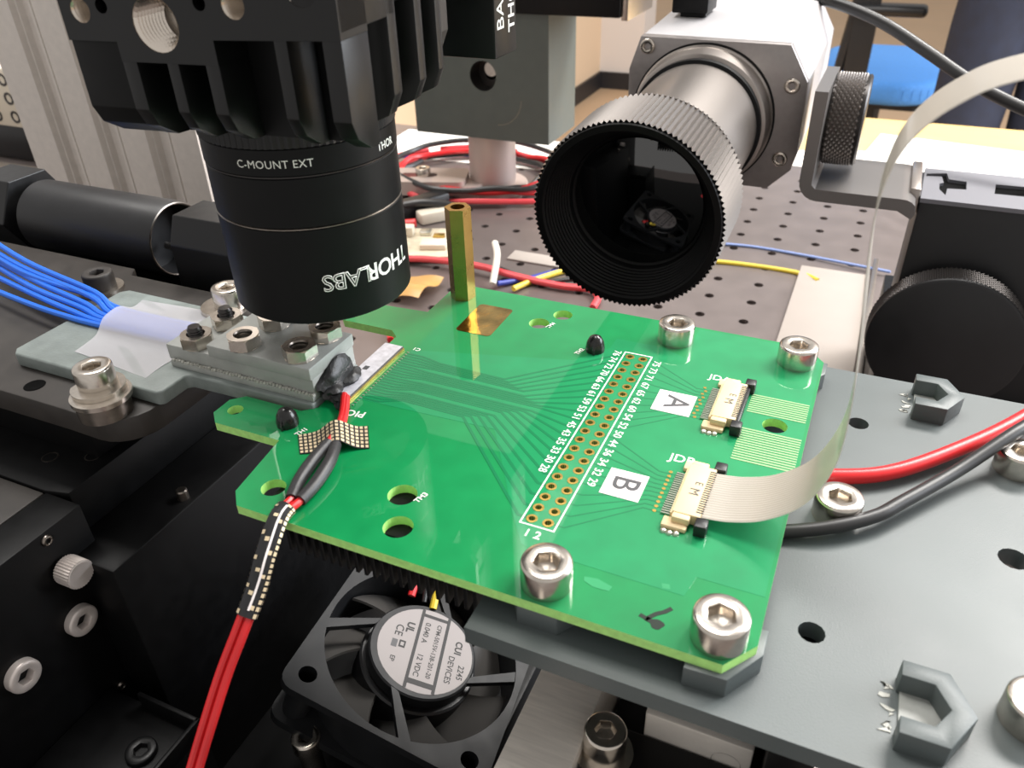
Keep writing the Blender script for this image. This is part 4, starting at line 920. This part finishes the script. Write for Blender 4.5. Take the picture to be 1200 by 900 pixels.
wire('jumper_wire', [(-262, 252, TZ), (-235, 262, TZ + 2), (-205, 262, TZ), (-188, 240, TZ)], 2.0, 'red', 'red wire on the table seen through the board slot', 'wire')
wire('jumper_wire', [(-290, 300, TZ), (-262, 292, TZ + 1), (-225, 300, TZ)], 1.8, 'yellow', 'yellow wire on the table seen beside the slot', 'wire')
solo('film_scrap', sheet_grid(lambda u, v: (-40 + 80 * u, -16 + 32 * v, 2 + 5 * math.sin(5 * u) ** 2 + 3 * math.sin(6 * v)), 16, 8, 0.2), 'amber', 'crumpled amber film scrap on the table behind the lens tube', 'film', (-235, 300, TABLE))
solo('tape_strip', M_box(-32, 32, -7, 7, 0, 1.2, 0.2), 'card', 'flat beige tape strip on the table under the lens', 'tape', (-142, 372, TABLE))
solo('paper_sheet', M_box(-130, 130, -40, 40, 0, 0.6), 'paper', 'white paper sheet on the far side of the optical table', 'paper', (-260, 578, TABLE), rot=RZ(0.06).to_3x3())
sp = thing('socket_strip', 'cream socket strip with round holes beside the aluminium profile', 'socket strip', (-700, 400, TABLE))
part('strip_body', M_box(-70, 62, 0, 40, 32, 84, 3), 'socket_white', sp)
part('black_base', M_box(-74, 66, 4, 44, 0, 32, 2), 'black_plastic', sp)
for i in range(6):
    for j in range(3): part('socket_hole', xf(M_lathe([(5.4, 0.1), (5.4, 0.6), (3.6, 0.6), (3.2, -0.4), (0, -0.5)], 20), Matrix.Translation((-62 + i * 23, 0, 42 + j * 16)) @ TOY), 'gun_dark', sp)
solo('silver_rail', M_box(-90, 80, -20, 20, 0, 12, 1.5), 'alu', 'silver rail lying on the table in front of the socket strip', 'rail', (-690, 350, TABLE))

# ------------------------------------------------------------------ desk, papers, chair, person
dz = -294
ds = thing('wooden_desk', 'pale wooden desk standing beyond the optical table', 'desk', (500, 1050, FLOOR))
DH = dz - FLOOR
part('desk_top', M_box(-640, 900, -320, 330, DH - 28, DH, 3), 'wood', ds)
for a, b in ((-590, -280), (850, -280), (-590, 290), (850, 290)): part('leg', M_box(a - 25, a + 25, b - 25, b + 25, 0, DH - 28), 'alu_profile', ds)
solo('paper_stack', M_box(-150, 150, -95, 95, 0, 4), 'paper', 'white papers spread on the pale wooden desk', 'paper', (175, 1160, dz), rot=RZ(-0.15).to_3x3())
solo('paper_stack', M_box(-110, 110, -75, 75, 0, 2), 'paper', 'single loose white sheet near the desk end', 'paper', (-30, 1090, dz), rot=RZ(0.3).to_3x3())
wire('desk_cable', [(420, 1330, dz + 4.2), (330, 1200, dz + 4.2), (345, 1110, dz + 4.2), (330, 1030, dz + 4.2)], 4, 'black_wire', 'black cable lying on the desk beside the papers', 'cable')
ch = thing('office_chair', 'office chair with a blue upholstered seat and black frame behind the desk', 'chair', (0, 3220, FLOOR))
part('seat', M_prism(rrect(-205, 205, -330, 330, 150, 8), 400, 478, bev=26, seg=3), 'chair_blue', ch)
part('seat_pan', M_prism(rrect(-180, 180, -280, 280, 60, 5), 380, 402), 'black_plastic', ch)
part('back_stem', M_box(-95, -28, -640, -615, 330, 980, 6), 'black_plastic', ch)
part('stem_foot', M_box(-90, -34, -640, -200, 320, 352, 6), 'black_plastic', ch)
part('brace', M_tube([(-125, -625, 340), (-110, -625, 560), (-92, -625, 760), (-88, -625, 860)], 14, 10), 'black_plastic', ch)
part('armrest', xf(M_box(-100, 96, -660, -590, 722, 752, 13, 3), Matrix()), 'black_plastic', ch)
part('backrest', M_prism(rrect(-210, 210, 0, 330, 70, 6), 0, 60, bev=16), 'chair_blue', ch).matrix_local = Matrix.Translation((0, -0.61, 0.96)) @ Matrix.Rotation(PI / 2, 4, 'X')
part('column', M_lathe([(0, 60), (28, 60), (28, 382), (0, 382)], 20), 'black_plastic', ch)
for k in range(5): part('foot_spoke', xf(M_box(0, 300, -22, 22, 30, 66, 8), RZ(2 * PI * k / 5 + 0.3)), 'black_plastic', ch)
for k in range(5): part('caster', mv(xf(M_lathe([(0, -14), (28, -14), (30, 0), (28, 14), (0, 14)], 18), RY(PI / 2)), 285 * math.cos(2 * PI * k / 5 + 0.3), 285 * math.sin(2 * PI * k / 5 + 0.3), 30), 'sole', ch)
def skinned(name, pts, edges, m, parent, sub=2, root=0):
    me = bpy.data.meshes.new(name); me.from_pydata([Vector(p[:3]) * 0.001 for p in pts], edges, [])
    o = link(name, me, parent); me.materials.append(K[m])
    sk = o.modifiers.new('skin', 'SKIN'); sk.use_smooth_shade = True
    for i, v in enumerate(me.skin_vertices[0].data):
        rx = pts[i][3]; v.radius = (rx * 0.001, (pts[i][4] if len(pts[i]) > 4 else rx) * 0.001); v.use_root = (i == root)
    s_ = o.modifiers.new('sub', 'SUBSURF'); s_.levels = sub; s_.render_levels = sub
    return o
pe = thing('person', 'person standing beyond the desk in dark navy trousers', 'person', (345, 2440, FLOOR), RZ(0.15).to_3x3())
skinned('body', [(0, 0, 960, 120, 90), (0, 5, 1150, 130, 90), (0, 10, 1340, 150, 95), (0, 5, 1440, 80, 70), (0, 0, 1500, 52), (0, 18, 1580, 78, 90), (0, 22, 1660, 78, 92), (0, 18, 1735, 50, 60),
                 (-190, 0, 1400, 58), (-235, -10, 1130, 44), (-225, 60, 890, 33), (-222, 80, 800, 30), (190, 0, 1400, 58), (235, -10, 1130, 44), (225, 60, 890, 33), (222, 80, 800, 30),
                 (-95, 0, 880, 88), (-100, 15, 500, 60), (-105, -10, 90, 42), (95, 0, 880, 88), (100, 15, 500, 60), (105, -10, 90, 42)],
        [(0, 1), (1, 2), (2, 3), (3, 4), (4, 5), (5, 6), (6, 7), (2, 8), (8, 9), (9, 10), (10, 11), (2, 12), (12, 13), (13, 14), (14, 15), (0, 16), (16, 17), (17, 18), (0, 19), (19, 20), (20, 21)], 'skin', pe)
skinned('trousers', [(0, 0, 960, 150, 115), (0, 0, 1020, 150, 112), (-92, 0, 860, 112, 118), (-100, 12, 500, 92, 98), (-106, -8, 80, 84, 88), (92, 0, 860, 112, 118), (100, 12, 500, 92, 98), (106, -8, 80, 84, 88)],
        [(0, 1), (0, 2), (2, 3), (3, 4), (0, 5), (5, 6), (6, 7)], 'denim', pe)
skinned('shirt', [(0, 0, 1000, 160, 122), (0, 5, 1150, 155, 118), (0, 10, 1340, 170, 115), (0, 5, 1445, 90, 80), (-195, 0, 1400, 74), (-240, -10, 1140, 60), (-232, 55, 910, 46), (195, 0, 1400, 74), (240, -10, 1140, 60), (232, 55, 910, 46)],
        [(0, 1), (1, 2), (2, 3), (2, 4), (4, 5), (5, 6), (2, 7), (7, 8), (8, 9)], 'shirt', pe)
part('hair', xf(M_lathe([(86, -30), (94, 20), (84, 70), (50, 100), (0, 108)], 24), Matrix.Translation((0, 10, 1660))), 'hair', pe)
for s in (-1, 1): part('shoe', mv(M_prism(rrect(-45, 45, -90, 170, 42, 5), 0, 80, bev=18), s * 105, 0, 0), 'sole', pe)
